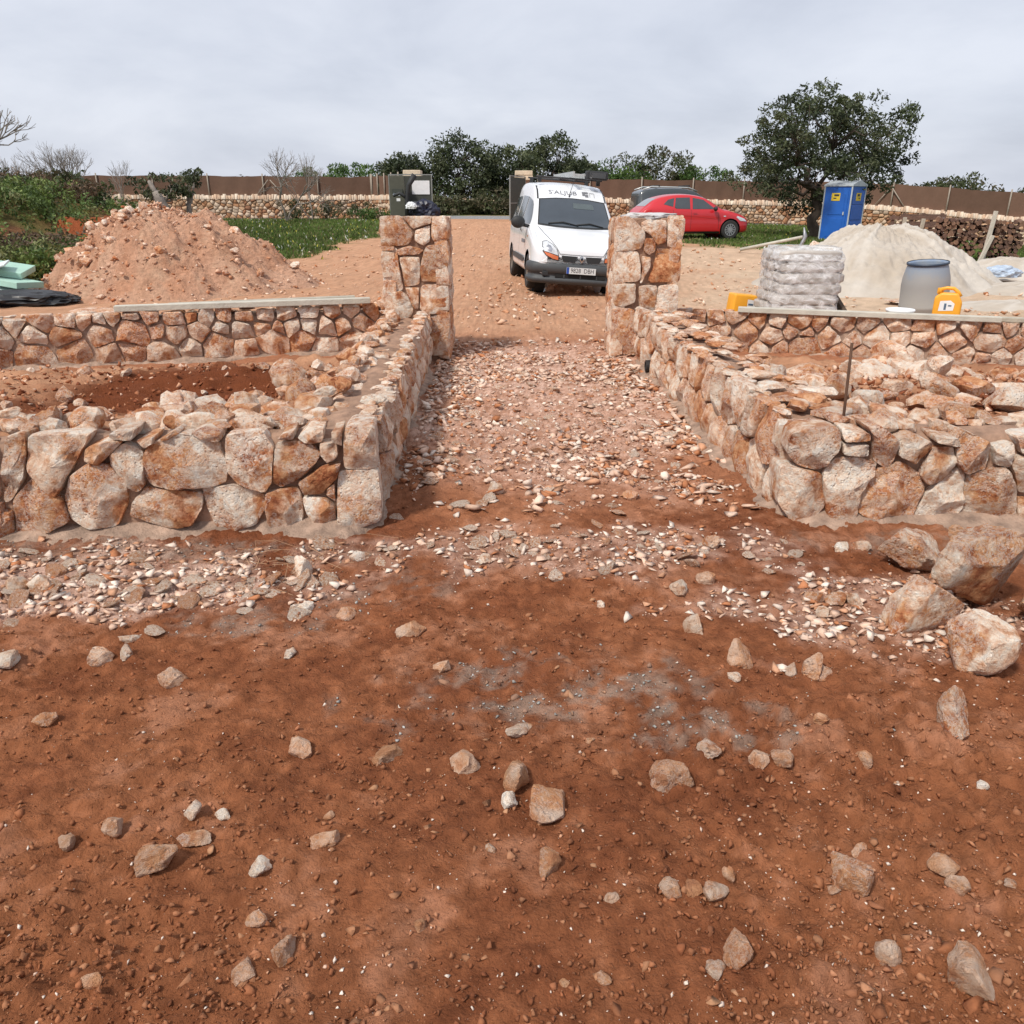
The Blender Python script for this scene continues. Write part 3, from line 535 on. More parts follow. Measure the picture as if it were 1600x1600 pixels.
# boulders beside the right front wall
BG = 'boulders dumped before the right wall'
def boulder(seed, size, x, y, tone, label, dims=(1, 1, 1), rz=0., tilt=(0, 0), sink=.12, z=None, planes=8):
    lrock('boulder', seed, size, (x, y, gz(x, y) if z is None else z), tone, label, 'boulder', BG, 5, planes - 5, 1., .09, rz, tilt, sink, dims, True)
boulder(931, .31, 1.76, 3.22, (.5, .5, .1), 'rounded tan boulder nearest the wall, apart from the heap', (1, 1, 1.15), .2, planes=14)
boulder(932, .47, 1.88, 2.90, (.5, .58, .0), 'largest orange boulder at the top of the heap by the right wall', (1, 1.0, 2.1), .5, (.12, .12), .06, None, 13)
boulder(933, .31, 1.56, 2.68, (.5, .5, .0), 'flat tan boulder leaning on the left of the largest one', (1, .85, 1.4), .35, (.25, -.1), .1, planes=13)
boulder(934, .235, 1.60, 2.40, (.65, .5, .0), 'white-scarred boulder lowest in the heap at the right edge', (1, .95, 1.15), -.5, (.1, .1), .1, planes=13)
boulder(905, .16, 1.36, 2.03, (.5, .62, .1), 'small upright pointed rock below the boulder heap', (.75, .8, 1.7), 1.2, (0, .2), .25)
boulder(906, .30, 2.17, 3.42, (.1, .95, .45), 'dark red boulder half hidden behind the heap, touching the wall foot', (1, .6, .7), -.4, (0, .2), .3)
boulder(937, .26, 2.10, 2.74, (.4, .5, .1), 'grey-tan boulder at the right edge behind the largest one', (1, 1, 1), 2.2, (0, .1), .15)
ST = '-0.37,1.94,0.100,a -0.14,1.90,0.090,a 0.03,2.07,0.089,b 0.10,1.74,0.109,a 0.01,1.81,0.082,a -0.01,1.73,0.042,w -0.81,1.59,0.079,b -0.86,1.69,0.052,b -1.04,1.62,0.047,a -0.89,1.51,0.096,a -0.62,1.49,0.054,w -0.81,2.50,0.084,w -0.25,2.44,0.064,a -1.40,2.49,0.056,w -1.45,2.62,0.073,w -1.48,2.46,0.092,a -1.18,2.35,0.089,a -0.64,1.97,0.085,a -0.71,3.37,0.102,w -0.84,2.88,0.065,w -0.94,3.21,0.129,w -2.02,3.06,0.099,w -2.11,3.03,0.093,b -1.78,2.41,0.086,w -0.78,1.69,0.035,w -0.47,1.59,0.073,a -0.49,1.69,0.031,a -0.58,1.34,0.044,a -0.50,1.26,0.070,a -0.57,1.21,0.055,a -0.88,1.18,0.043,a -0.21,1.33,0.032,a -0.05,1.57,0.033,b 0.59,1.94,0.086,b 0.73,1.90,0.075,a 0.79,1.89,0.064,a 0.81,2.43,0.103,a 1.04,2.36,0.100,a 0.97,2.36,0.049,a 0.76,2.31,0.044,b 0.83,3.07,0.088,a 0.66,4.16,0.072,a 0.70,2.67,0.103,b 0.95,2.04,0.040,b 0.50,1.27,0.092,a 0.43,1.22,0.047,b 0.83,1.46,0.086,a 0.77,1.44,0.031,a 0.83,1.27,0.054,a 0.98,1.21,0.109,a 1.07,1.50,0.071,a 1.08,1.45,0.053,a 1.21,1.46,0.040,a 0.38,1.43,0.052,a 0.43,1.44,0.046,a 0.48,1.43,0.055,a 0.53,1.48,0.031,b 0.19,1.19,0.035,a 0.11,1.19,0.022,a 0.09,1.51,0.072,a 0.23,1.40,0.033,a 1.31,1.78,0.032,w 1.10,1.82,0.026,w 0.44,1.83,0.101,a 1.03,1.89,0.056,a 0.89,1.57,0.049,a 1.56,3.43,0.091,w 1.66,3.46,0.086,w 1.98,3.57,0.069,w 1.92,3.20,0.051,w 1.23,2.89,0.079,b 1.31,2.87,0.078,b 1.39,2.87,0.091,b 1.23,2.77,0.066,w -0.67,2.84,0.078,a -0.38,2.68,0.099,a 0.94,3.45,0.073,b 0.70,2.98,0.075,w -0.09,4.20,0.087,b -0.12,3.30,0.076,w 1.07,2.36,0.067,a -1.14,1.58,0.043,a -1.48,2.10,0.073,a 0.36,2.86,0.042,w 0.24,2.02,0.032,b'
TONE = {'a': (.5, .5, .62), 'b': (.7, .42, .3), 'w': (.95, .15, .08)}
KIND = {'a': ('soil-stained tan stone on the red soil in the foreground', 'tan stones loose on the foreground soil'),
        'b': ('pale beige stone on the red soil in the foreground', 'beige stones loose on the foreground soil'),
        'w': ('white broken stone on the red soil in the foreground', 'white stones loose on the foreground soil')}
UNIQ = {0: 'tan stone left of centre in a row of three before the passage', 3: 'flat tan stone below the grey cement smear, right of a smaller one', 6: 'rounded pale stone among a cluster at the lower left', 9: 'dark tan slab stone left of the rounded pale one, lower left', 10: 'white and brown split stone lying alone at the lower left',
        11: 'flat white stone alone on the soil left of centre', 18: 'upright stone with white top standing by the left wall corner', 33: 'pale rounded stone beside the right end of the grey cement smear', 44: 'large flat triangular brown stone at the bottom right of centre', 46: 'angular tan stone alone below the boulders on the right', 49: 'long dark tan stone at the bottom right corner', 2: 'square pale stone with a dark shadow on its right, at the centre'}
rg = np.random.default_rng(11); nind = 0
for i, s in enumerate(ST.split()):
    x, y, sz, k = s.split(','); x, y, sz = float(x), float(y), float(sz); t = TONE[k]; lab, grp = KIND[k]
    if i in UNIQ: lab, grp = UNIQ[i], None
    else:
        zn = ('nearest the camera' if y < 1.75 else 'in the middle of the foreground' if y < 2.5 else 'close to the walls') + (' on the left' if x < -.45 else ' on the right' if x > .55 else ' in the centre'); lab = lab.replace(' in the foreground', ', ' + zn); grp += ', ' + zn
    lrock('loose_stone', 300 + i, sz * 1.08, (x, y, gz(x, y)), tuple(np.clip(np.array(t) + rg.normal(0, .06, 3), 0, 1)), lab, 'stone', grp, 4 if sz > .06 else 3, 18, float(rg.uniform(.95, 1.35)), .13, float(rg.uniform(0, 6)), (0, 0), float(rg.uniform(.25, .45))); nind += 1
# pale chips of dressed stone on the passage floor
VAR = []
for k in range(14):
    V, F = rock(40 + k, 3, 7, float(rg.uniform(.3, .6)), .06); V = V / (V[:, 0].max() - V[:, 0].min()); VAR.append(mesh('loose_stone', V, F.tolist(), M['chip'], False))
def in_pass(x, y): return -.62 - .03 * (y - 3.7) < x < 1.30 - .03 * (y - 3.7) - .02
def describe(s, s0, s1, t):
    k = (s - s0) / (s1 - s0); return ('small ' if k < .34 else 'middle-sized ' if k < .67 else 'large ') + ('rust-coloured' if t[1] > .66 else 'white' if t[0] > .85 and t[1] < .3 else 'beige')
def drop(n, region, s0, s1, label, group, pale=.85, name='stone_chip', cat='stone chip'):
    c = 0
    while c < n:
        x, y = region()
        if y > 3.6 and y < 8.2 and not in_pass(x, y): continue
        s = float(rg.uniform(s0, s1)); tn_ = rand_tone(rg, pale); o = obj(name, VAR[int(rg.integers(14))], None, (x, y, gz(x, y) + s * .06), tn_); o.scale = (s, s, s * float(rg.uniform(.6, 1.2)))
        o.rotation_euler = (float(rg.normal(0, .25)), float(rg.normal(0, .25)), float(rg.uniform(0, 6.3))); ds = describe(s, s0, s1, tn_); tag(o, label.replace('pale ', ds + ' ', 1), cat, group + ', ' + ds); c += 1
drop(110, lambda: (float(rg.uniform(-.6, 1.25)), float(rg.uniform(3.9, 8.2))), .05, .12, 'pale limestone flake lying on the passage floor between the two low walls', 'limestone flakes on the passage floor')
drop(48, lambda: (float(np.clip(rg.normal(.25, .6), -.6, 1.3)), float(rg.normal(3.42, .18))), .045, .10, 'pale flake of broken limestone in the band across the mouth of the passage', 'limestone flakes at the mouth of the passage', .9)
drop(58, lambda: (float(rg.uniform(-2.6, -.75)), float(rg.normal(3.08, .17))), .05, .13, 'pale broken limestone piece in the strip of debris before the left front wall', 'limestone debris before the left front wall', .8)
# rubble inside the two beds
def rubble(n, pick, zf, s0, s1, label, group, pale):
    for i in range(n):
        x, y = pick(i); s = float(rg.uniform(s0, s1)); tn_ = rand_tone(rg, pale); ds = describe(s, s0, s1, tn_); lb_ = ds + ' ' + label.replace('rough reddish ', '').replace('rough ', '').replace('small ', ''); lrock('rubble_stone', 2000 + int(rg.integers(90000)), s, (x, y, float(zf(np.array([x]), np.array([y]))[0])), tn_, lb_, 'stone', group + ', ' + ds, 3 if s > .2 else 2, 8, 1., .09, float(rg.uniform(0, 6)), (float(rg.normal(0, .3)), 0), float(rg.uniform(.1, .35)))
rubble(52, lambda i: (-1.12 - float(abs(rg.normal(0, .5))), float(rg.uniform(4.1, 7.6))), zl, .10, .30, 'rough reddish stone in the heap lining the inside of the left bed along the passage', 'rubble heaped inside the left bed beside the passage', .35)
rubble(18, lambda i: (float(rg.uniform(-3.4, -1.3)), float(rg.uniform(4.0, 4.6))), zl, .10, .22, 'rough stone lying just behind the left front wall', 'rubble behind the left front wall', .45)
rubble(26, lambda i: (float(rg.uniform(-5.2, -2.0)), float(rg.uniform(5.0, 7.1))), zl, .05, .14, 'small stone scattered on the soil in the left bed', 'small stones on the soil of the left bed', .5)
rubble(62, lambda i: (1.75 + abs(float(rg.normal(0, 1.3))), float(rg.uniform(4.2, 6.4))), zr, .09, .26, 'rough reddish stone in the rubble filling the front of the right bed', 'rubble in the front of the right bed', .4)
rubble(40, lambda i: (float(rg.uniform(2.0, 5.0)), float(rg.uniform(6.2, 7.0))), zr, .10, .34, 'rough reddish stone in the heap along the middle of the right bed', 'rubble in the middle of the right bed', .4)
lrock('rubble_stone', 5151, .20, (-1.42, 4.06, .46), (.98, .15, 0), 'white flat stone with a red painted streak behind the left front wall', 'stone', None, 3, 7, .6)
lrock('painted_brick', 5252, .17, (-1.34, 3.93, .49), (0, 1, 0), 'bright red broken piece lying on the left front wall', 'brick', None, 3, 8, .45, rz=.1, dims=(1, .5, .8)); bpy.data.objects['painted_brick'].data.materials[0] = plain('red_ceramic', (.42, .035, .02), .8, var=.3, vsc=30)
lrock('loose_stone', 5353, .13, (-2.62, 4.02, .50), (1, .0, 0), 'smooth pale grey-white stone lying on the left front wall', 'stone', None, 4, 4, .55)
# gravel, clods and dust-fine chips: nobody could count them
def hull(seed, npts):
    r_ = np.random.default_rng(seed); bm = bmesh.new(); P = r_.normal(size=(npts, 3)); P /= np.linalg.norm(P, axis=1)[:, None]; P *= r_.uniform(.55, 1.1, (npts, 1)) if npts < 12 else r_.uniform(.8, 1.1, (npts, 1))
    for p in P: bm.verts.new(p)
    bmesh.ops.convex_hull(bm, input=bm.verts[:]); bmesh.ops.triangulate(bm, faces=bm.faces[:]); bmesh.ops.delete(bm, geom=[v for v in bm.verts if not v.link_faces], context='VERTS'); bm.verts.index_update()
    V = np.array([v.co[:] for v in bm.verts]); F = np.array([[v.index for v in f.verts] for f in bm.faces]); bm.free(); return V, F
def scatter(name, n, pick, sizef, colf, label, cat, zf=None, sub=1, flat=(.35, .9), nvar=18, sink=.2, seed=1, mat='pebble'):
    r_ = np.random.default_rng(seed); base = [hull(7000 + seed * 50 + k, 8) if sub == 1 else hull(7000 + seed * 50 + k, 10) for k in range(nvar)]
    xy = pick(r_, n); x, y = xy[:, 0], xy[:, 1]; n = len(x); s = sizef(r_, n, x, y) / 2; z = (zf or ground_z)(x, y); c = colf(r_, n, x, y); VV, FF, CC = [], [], []; off = 0
    for k in range(nvar):
        sel = np.arange(n) % nvar == k; m = sel.sum(); bv, bf = base[k]
        a = r_.uniform(0, 6.28, m); ca, sa = np.cos(a), np.sin(a); sx = s[sel] * r_.uniform(.8, 1.25, m); sy = s[sel] * r_.uniform(.7, 1.1, m); sz = s[sel] * r_.uniform(flat[0], flat[1], m); tl = r_.normal(0, .3, m)
        X = bv[None, :, 0] * sx[:, None]; Y = bv[None, :, 1] * sy[:, None]; Z = bv[None, :, 2] * sz[:, None] + X * tl[:, None]
        P = np.stack([X * ca[:, None] - Y * sa[:, None] + x[sel][:, None], X * sa[:, None] + Y * ca[:, None] + y[sel][:, None], Z + (z[sel] + sz * (1 - 2 * sink))[:, None] * 1.], -1)
        VV.append(P.reshape(-1, 3)); FF.append((bf[None] + (np.arange(m) * len(bv))[:, None, None] + off).reshape(-1, 3)); CC.append(np.repeat(c[sel], len(bv), 0)); off += m * len(bv)
    o = obj(name, mesh_np(name, np.vstack(VV), np.vstack(FF), M[mat], np.vstack(CC))); return tag(o, label, cat, None, 'stuff')
def pick_fn(x0, x1, y0, y1, dens, over=4):
    def f(r_, n):
        x = r_.uniform(x0, x1, n * over); u = r_.uniform(0, 1, n * over); y = 1 / (1 / y0 - u * (1 / y0 - 1 / y1))       # denser close by
        p = dens(x, y) > r_.uniform(0, 1, n * over)
        inside = ~((y > 3.55) & (y < 8.8) & ((x < -.62 - .035 * (y - 3.7)) | (x > 1.36 - .03 * (y - 3.7)))); k = p & inside; return np.c_[x[k], y[k]][:n]
    return f
SOILC = np.array(((.22, .068, .030), (.30, .105, .048), (.37, .145, .07), (.45, .21, .11))); PALEC = np.array(((.74, .60, .50), (.78, .66, .56), (.66, .45, .335), (.54, .29, .175), (.70, .51, .40), (.44, .18, .085)))
def pickc(P, p): return lambda r_, n, x, y: P[r_.choice(len(P), n, p=p)] * r_.uniform(.8, 1.15, (n, 1))
pw = lambda a, b, k: (lambda r_, n, x, y: a + (b - a) * r_.random(n) ** k)
def gcl(lo, hi, tan=0., tc_=(.50, .27, .15)):
    return lambda r_, n, x, y: lerp(ground_col(x, y), tc_, np.clip(r_.normal(tan, .2, n), 0, .9)) * r_.uniform(lo, hi, (n, 1))
scatter('soil_clods', 42000, pick_fn(-3.2, 3.2, .9, 6, lambda x, y: .3 + .7 * sst(-.35, .5, fbm2(x, y, .9, 3, 12) + .5 * fbm2(x, y, 4, 2, 13))), pw(.004, .026, 3.6), gcl(.75, 1.12, .04), 'crumbs of red soil over the foreground', 'soil clods', None, 1, (.6, 1.), seed=1)
def chipd(x, y): d, t, s_, g, c, r = zones(x, y); return np.clip(d * 1.5, 0, 1)
scatter('limestone_gravel', 9000, pick_fn(-3., 2.8, 1.4, 9.5, chipd, 8), pw(.008, .075, 2.8), pickc(PALEC, (.16, .09, .24, .18, .22, .11)), 'pale broken limestone bits strewn over the passage and by the walls', 'gravel', None, 1, (.25, .6), seed=2)
scatter('limestone_gravel', 6000, pick_fn(-.8, 1.4, 3.8, 9.2, lambda x, y: sst(3.7, 4.9, y + .5 * fbm2(x, y, 2., 3, 47)) * (.04 + .96 * sst(0., .4, fbm2(x, y, 1.9, 4, 41) + .45 * (sst(5.8, 7.5, y) - .4) + .5 * sst(.45, .85, np.abs(x - .27)))), 6), pw(.010, .12, 3.2), pickc(PALEC, (.14, .08, .25, .2, .22, .11)), 'thick litter of pinkish limestone bits along the passage floor', 'gravel', None, 1, (.25, .6), seed=3)
scatter('limestone_grit', 3600, pick_fn(-3., 3., .9, 5, lambda x, y: .25 + .75 * sst(0, .5, fbm2(x, y, 1.2, 3, 14)), 4), pw(.003, .016, 3), pickc(PALEC, (.35, .35, .1, .05, .1, .05)), 'white specks of limestone grit on the foreground soil', 'grit', None, 1, (.5, 1.), seed=4)
scatter('soil_clods', 700, pick_fn(-3.2, 3.2, .9, 5, lambda x, y: .1 + .9 * sst(-.3, .4, fbm2(x, y, 1.1, 3, 12)), 3), pw(.015, .055, 3.5), gcl(.8, 1.1, .05), 'larger lumps of red soil over the foreground', 'soil clods', None, 2, (.5, .9), sink=.42, seed=15)
scatter('soil_stones', 1300, pick_fn(-3., 3., .95, 4, lambda x, y: .15 + .85 * sst(-.1, .5, fbm2(x, y, 1.1, 3, 15)), 4), pw(.007, .05, 4.5), gcl(.75, 1.1, .4), 'small soil-stained stones half sunk in the foreground soil', 'small stones', None, 2, (.35, .8), sink=.45, seed=5)
scatter('track_gravel', 5000, pick_fn(-7, 9, 8.9, 38, lambda x, y: .2 + .8 * sst(-.2, .4, fbm2(x, y, .7, 3, 16)), 3), pw(.02, .15, 4), pickc(PALEC * (.95, .88, .8), (.15, .1, .25, .2, .22, .08)), 'stones and gravel on the tan track beyond the pillars', 'gravel', None, 1, (.3, .7), seed=6)
def cemd(x, y): return zones(x, y)[4]
scatter('cement_crumbs', 2200, pick_fn(-3., 3., 1.5, 4, cemd, 14), pw(.004, .02, 3), pickc(np.array(((.38, .37, .34), (.46, .45, .43), (.28, .27, .25))), (.4, .3, .3)), 'grey cement crumbs in the smeared patches on the soil', 'cement crumbs', None, 1, (.4, .9), seed=7)
def bedpick(x0, x1, y0, y1):
    return lambda r_, n: np.c_[r_.uniform(x0, x1, n), r_.uniform(y0, y1, n)]
scatter('bed_clods', 3500, bedpick(-5.5, -1.1, 4.0, 7.6), pw(.012, .07, 3), pickc(np.vstack([SOILC, PALEC[2:4]]), (.3, .25, .15, .1, .1, .1)), 'clods and bits of stone over the soil of the left bed', 'soil clods', zl, 1, (.5, 1.), seed=8)
scatter('bed_clods', 4500, bedpick(1.75, 5.6, 4.1, 7.2), pw(.012, .09, 2.6), pickc(np.vstack([SOILC, PALEC[2:4]]), (.2, .2, .15, .15, .15, .15)), 'clods and bits of stone over the soil of the right bed', 'soil clods', zr, 1, (.4, .9), seed=9)
# dry straw tangle at the foot of the left front wall
mb = MB(); rg2 = random.Random(4)
for i in range(26):
    x = rg2.gauss(-1.15, .22); y = 3.22 + .35 * (x + 1.15) + rg2.gauss(0, .09); a = rg2.gauss(.5, .6); l = rg2.uniform(.08, .3); z = gz(x, y) + .012; p = []
    for k in range(5): p.append((x + l * k / 4 * math.cos(a), y + l * k / 4 * math.sin(a), z + .018 * math.sin(k * .8 + i) + .008)); a += rg2.gauss(0, .5)
    mb.tube(p, .0012, 3, False)
tag(mb.build('dry_straw', plain('straw', (.40, .24, .14), .9, var=.3)), 'tangle of dry straw and fibres at the foot of the left front wall', 'straw', None, 'stuff')
# ------------------------------------------------------------------ building-site things
M['timber'] = plain('pale_timber', (.50, .47, .40), .85, bump=.4, bsc=50, var=.15); M['timber2'] = plain('weathered_timber', (.40, .36, .29), .85, bump=.4, bsc=50, var=.2)
M['darkwood'] = plain('dark_wood', (.09, .06, .04), .85, bump=.5, bsc=40, var=.3)
M['black'] = plain('black_plastic', (.018, .018, .02), .5); M['white'] = plain('white_paper', (.74, .75, .76), .7, var=.06)
def beam(name, a, b, wd, ht, mat, label, cat, group=None):
    a, b = Vector(a), Vector(b); d = b - a; q = d.to_track_quat('X', 'Z').to_matrix(); o = MB().box((0, 0, 0), (d.length, wd, ht), q, .006).build(name, M[mat], None, (a + b) / 2)
    return tag(o, label, cat, group)
PLG = 'boards lying on the bed walls'
beam('plank', (-3.92, 8.02, .535), (-1.50, 8.62, .545), .11, .055, 'timber', 'long pale board lying along the left back wall, the nearer of two', 'board', PLG)
beam('plank', (-3.5, 8.28, .53), (-1.68, 8.74, .555), .12, .045, 'timber2', 'grey board behind the nearer one on the left back wall', 'board', PLG)
beam('plank', (2.38, 8.55, .46), (4.75, 7.86, .45), .10, .05, 'timber', 'long pale board along the top of the right back wall before the pallet', 'board', PLG)
beam('plank', (4.55, 7.98, .45), (5.6, 7.66, .44), .09, .04, 'timber2', 'short board end continuing the right back wall timber to the right edge', 'board', PLG)
tag(MB().tube([(1.725, 4.02, .2), (1.72, 4.01, .5), (1.70, 4.0, .875)], .008, 8).build('rebar_rod', plain('rusty_steel', (.10, .05, .03), .8, .3, var=.4), None, smooth=True), 'thin rusty steel rod standing up from the right bed', 'rod')
pr = empty('drain_pipe', (1.30, 7.42, .085)); tag(pr, 'black pipe end poking from the foot of the right passage wall', 'pipe')
MB().lathe([(.055, -.16), (.055, .05), (.043, .052), (.043, -.14), (.0, -.14)], n=20, M=Matrix.Rotation(R(-90), 3, 'Y')).build('pipe', M['black'], pr, smooth=False)
lrock('stone_slab', 611, .75, (-6.0, 11.9, .0), (.4, .6, .2), 'flat reddish stone slab lying on the soil behind the left back wall', 'slab', None, 4, 7, .18, .06, .2, (0, 0), .2)
# heaps of soil and sand
def heap(name, cx, cy, rx, ry, h, colf, mat, plat=.3, lump=.12, seed=0, ang=0, ridge=None, smooth=True, n=150):
    NR = 120 if n > 90 else 56; n = n * 2 if n > 90 else n; r_ = np.linspace(0, 1.12, NR); th_ = np.linspace(0, 2 * np.pi, n, endpoint=False); rr, tt = np.meshgrid(r_, th_); rr, tt = rr.ravel(), tt.ravel()
    k = 1 + .14 * vnoise2(np.cos(tt) * 1.5 + 5, np.sin(tt) * 1.5 + 5, seed) + .05 * vnoise2(np.cos(tt) * 5 + 5, np.sin(tt) * 5, seed + 1)
    x = rr * np.cos(tt) * rx * k; y = rr * np.sin(tt) * ry * k; f = np.clip(1 - rr, 0, 1); q_ = f / (1 - plat); prof = -np.log(np.exp(-9 * q_) + np.exp(-9.)) / 9; prof = np.clip(prof, 0, None)
    z = h * prof * (1 + .12 * fbm2(x, y, 1., 3, seed + 3)) + lump * h * np.minimum(1, f * 4) * (fbm2(x, y, 1.5, 5, seed + 4) * .9 + fbm2(x, y, 6, 5, seed + 5, .65) * .55)
    gul = fbm2(tt * 4.5 + 20, rr * 1.2, 1., 4, seed + 6); z = z + gul * .09 * h * np.minimum(1, f * 5) * np.minimum(1, rr * 3) - .06 * (rr > 1)
    wx, wy = x * math.cos(ang) - y * math.sin(ang) + cx, x * math.sin(ang) + y * math.cos(ang) + cy; wz = z + base_z(wx, wy) - .02
    i = np.arange(len(x)).reshape(n, NR); j = np.roll(i, -1, 0); F = np.stack([i[:, :-1].ravel(), i[:, 1:].ravel(), j[:, 1:].ravel(), j[:, :-1].ravel()], 1)
    o = obj(name, mesh_np(name, np.c_[wx, wy, wz], F, mat, colf(x, y, z / h, gul), smooth)); return o, (wx, wy, wz, rr, tt)
def cdirt(x, y, z, g):
    n = fbm2(x, y, 3., 4, 81); c = lerp(np.tile((.58, .35, .24), (len(x), 1)), (.50, .26, .16), np.clip(.5 + n, 0, 1)); c = lerp(c, (.58, .38, .26), np.clip(sst(.2, .7, fbm2(x, y, 6, 3, 82)) * .6 + .25 * (g > .2), 0, 1)); return c * (1 + .14 * fbm2(x, y, 22., 2, 83))[:, None]
M['heap'] = vcol_mat('heaped_soil', .97, 1., 11., .5, .09, 16., .1)
o, hp = heap('dirt_heap', -6.35, 15.3, 2.7, 2.3, 1.24, cdirt, M['heap'], .36, .20, 3); tag(o, 'tall heap of reddish rubble soil behind the left bed', 'soil heap')
rg = np.random.default_rng(8); wx, wy, wz, rr, tt = hp
HS = []
for i in range(900):
    k = int(rg.integers(len(wx)))
    if rr[k] > 1.08 or rr[k] < .1: continue
    side = wx[k] < -6.6; p = (.9 if side else .22) * (.3 + rr[k])
    if rg.random() < p and wy[k] < 16.2: HS.append((rg.uniform(.05, .13) * (1.6 if side and rg.random() < .3 else 1), k))
HS.sort(reverse=True)
for s, k in HS[:75]:
    lrock('rubble_stone', int(rg.integers(1e5)), s * 1.5, (wx[k], wy[k], wz[k]), rand_tone(rg, .5), 'broken pale stone lying on the slope or foot of the reddish soil heap', 'stone', 'stones on the reddish soil heap', 2, 7, 1., .07, None, (0, 0), .25)
_hk = {}
def hpick(r_, n):
    k = r_.integers(len(wx), size=n * 3); p = (rr[k] < 1.1) & (r_.random(n * 3) < np.where(wx[k] < -6.7, .9, .3 + .5 * (rr[k] > .6))); k = k[p][:n]; _hk['z'] = wz[k]; return np.c_[wx[k] + r_.normal(0, .03, len(k)), wy[k] + r_.normal(0, .03, len(k))]
scatter('heap_rubble', 6500, hpick, pw(.012, .13, 4.5), pickc(PALEC * (.95, .86, .8), (.08, .05, .25, .3, .2, .12)), 'crumbled stone and clods over the reddish soil heap', 'rubble', lambda x, y: _hk['z'], 1, (.4, .9), seed=12)
lrock('boulder', 640, .62, (-7.15, 13.95, .05), (.75, .5, 0), 'large pale block at the left foot of the reddish soil heap', 'boulder', None, 4, 7, 1., .1, .4, (.3, .3), .1)
lrock('boulder', 641, .42, (-8.15, 14.1, .0), (.8, .4, .0), 'pale rounded rock at the far left foot of the reddish soil heap', 'boulder', None, 4, 8, 1., .1, .9, (0, 0), .1)
lrock('boulder', 642, .26, (-6.35, 15.1, 1.22), (1, .1, .0), 'white stone on the crest of the reddish soil heap', 'boulder', None, 3, 8, 1., .1, .9, (0, 0), .1)
def csand(x, y, z, g):
    n = fbm2(x, y, 2., 4, 84); c = lerp(np.tile((.46, .41, .355), (len(x), 1)), (.41, .35, .285), np.clip(.4 + n, 0, 1)); return lerp(c, (.55, .51, .46), np.clip(sst(-.1, .3, g) * .6, 0, 1))
M['sand'] = vcol_mat('sand', .97, .45, 30., .15, .02, 8., .1)
o, _ = heap('sand_heap', 6.85, 15.6, 2.4, 2.2, 1.10, csand, M['sand'], .22, .16, 21); tag(o, 'pale cream sand heap behind the drum on the right', 'sand heap')
for k, (hx, hy, ra, rb, hh) in enumerate(((9.3, 14.4, 1.5, .9, .16), (7.6, 12.2, 1.7, .55, .10), (9.0, 11.6, 1.3, .7, .22), (10.6, 17.2, 1.8, 1.0, .35))):
    o, _ = heap('sand_heap', hx, hy, ra, rb, hh, csand, M['sand'], .4, .3, 30 + k, n=50)
    tag(o, ('low spread of sand right of the big sand heap', 'thin ridge of sand before the big sand heap, behind the drum', 'small low sand mound at the right edge behind the yellow can', 'low sandy mound at the far right beside the posts')[k], 'sand heap')
lrock('stone_slab', 612, .85, (9.35, 12.3, .12), (.95, .2, 0), 'flat pale slab lying on the sand at the right edge', 'slab', None, 4, 6, .14, .05, .1, (.05, .1), .1)
lrock('stone_slab', 613, .7, (6.1, 12.6, .03), (.9, .25, 0), 'thin flat slab on the ground at the foot of the sand heap', 'slab', None, 4, 6, .12, .05, .3, (0, .08), .1)
# plastic drum
dr = empty('plastic_drum', (5.44, 10.75, gz(5.27, 10.75) - .02), 0, R(3), R(-5)); tag(dr, 'blue plastic drum coated with grey cement, open topped', 'drum')
m, nt, b = mat_new('cement_coated_blue'); t = N(nt, 'ShaderNodeTexCoord'); sp = N(nt, 'ShaderNodeSeparateXYZ'); LK(nt, t.outputs['Object'], sp.inputs[0]); n = N(nt, 'ShaderNodeTexNoise', i_Scale=5., i_Detail=7., i_Roughness=.65); LK(nt, t.outputs['Object'], n.inputs['Vector'])
f = math_(nt, 'ADD', sp.outputs[2], math_(nt, 'MULTIPLY', math_(nt, 'SUBTRACT', n.outputs[0], .5), .35)); LK(nt, ramp(nt, f, [(.30, (.33, .32, .30)), (.62, (.31, .31, .31)), (.74, (.25, .29, .35)), (.84, (.15, .22, .35))]), b.inputs['Base Color']); b.inputs['Roughness'].default_value = .75
MB().lathe([(0, 0), (.265, 0), (.285, .03), (.29, .22), (.295, .23), (.295, .26), (.29, .27), (.29, .5), (.28, .60), (.25, .72), (.235, .77), (.24, .785), (.225, .79), (.215, .76), (.24, .6), (.26, .3), (0, .3)], n=40).build('body', m, dr, smooth=True)
MB().lathe([(.238, .765), (.252, .768), (.252, .792), (.236, .795)], n=40).build('rim', plain('drum_rim', (.03, .045, .075), .5), dr, smooth=True)
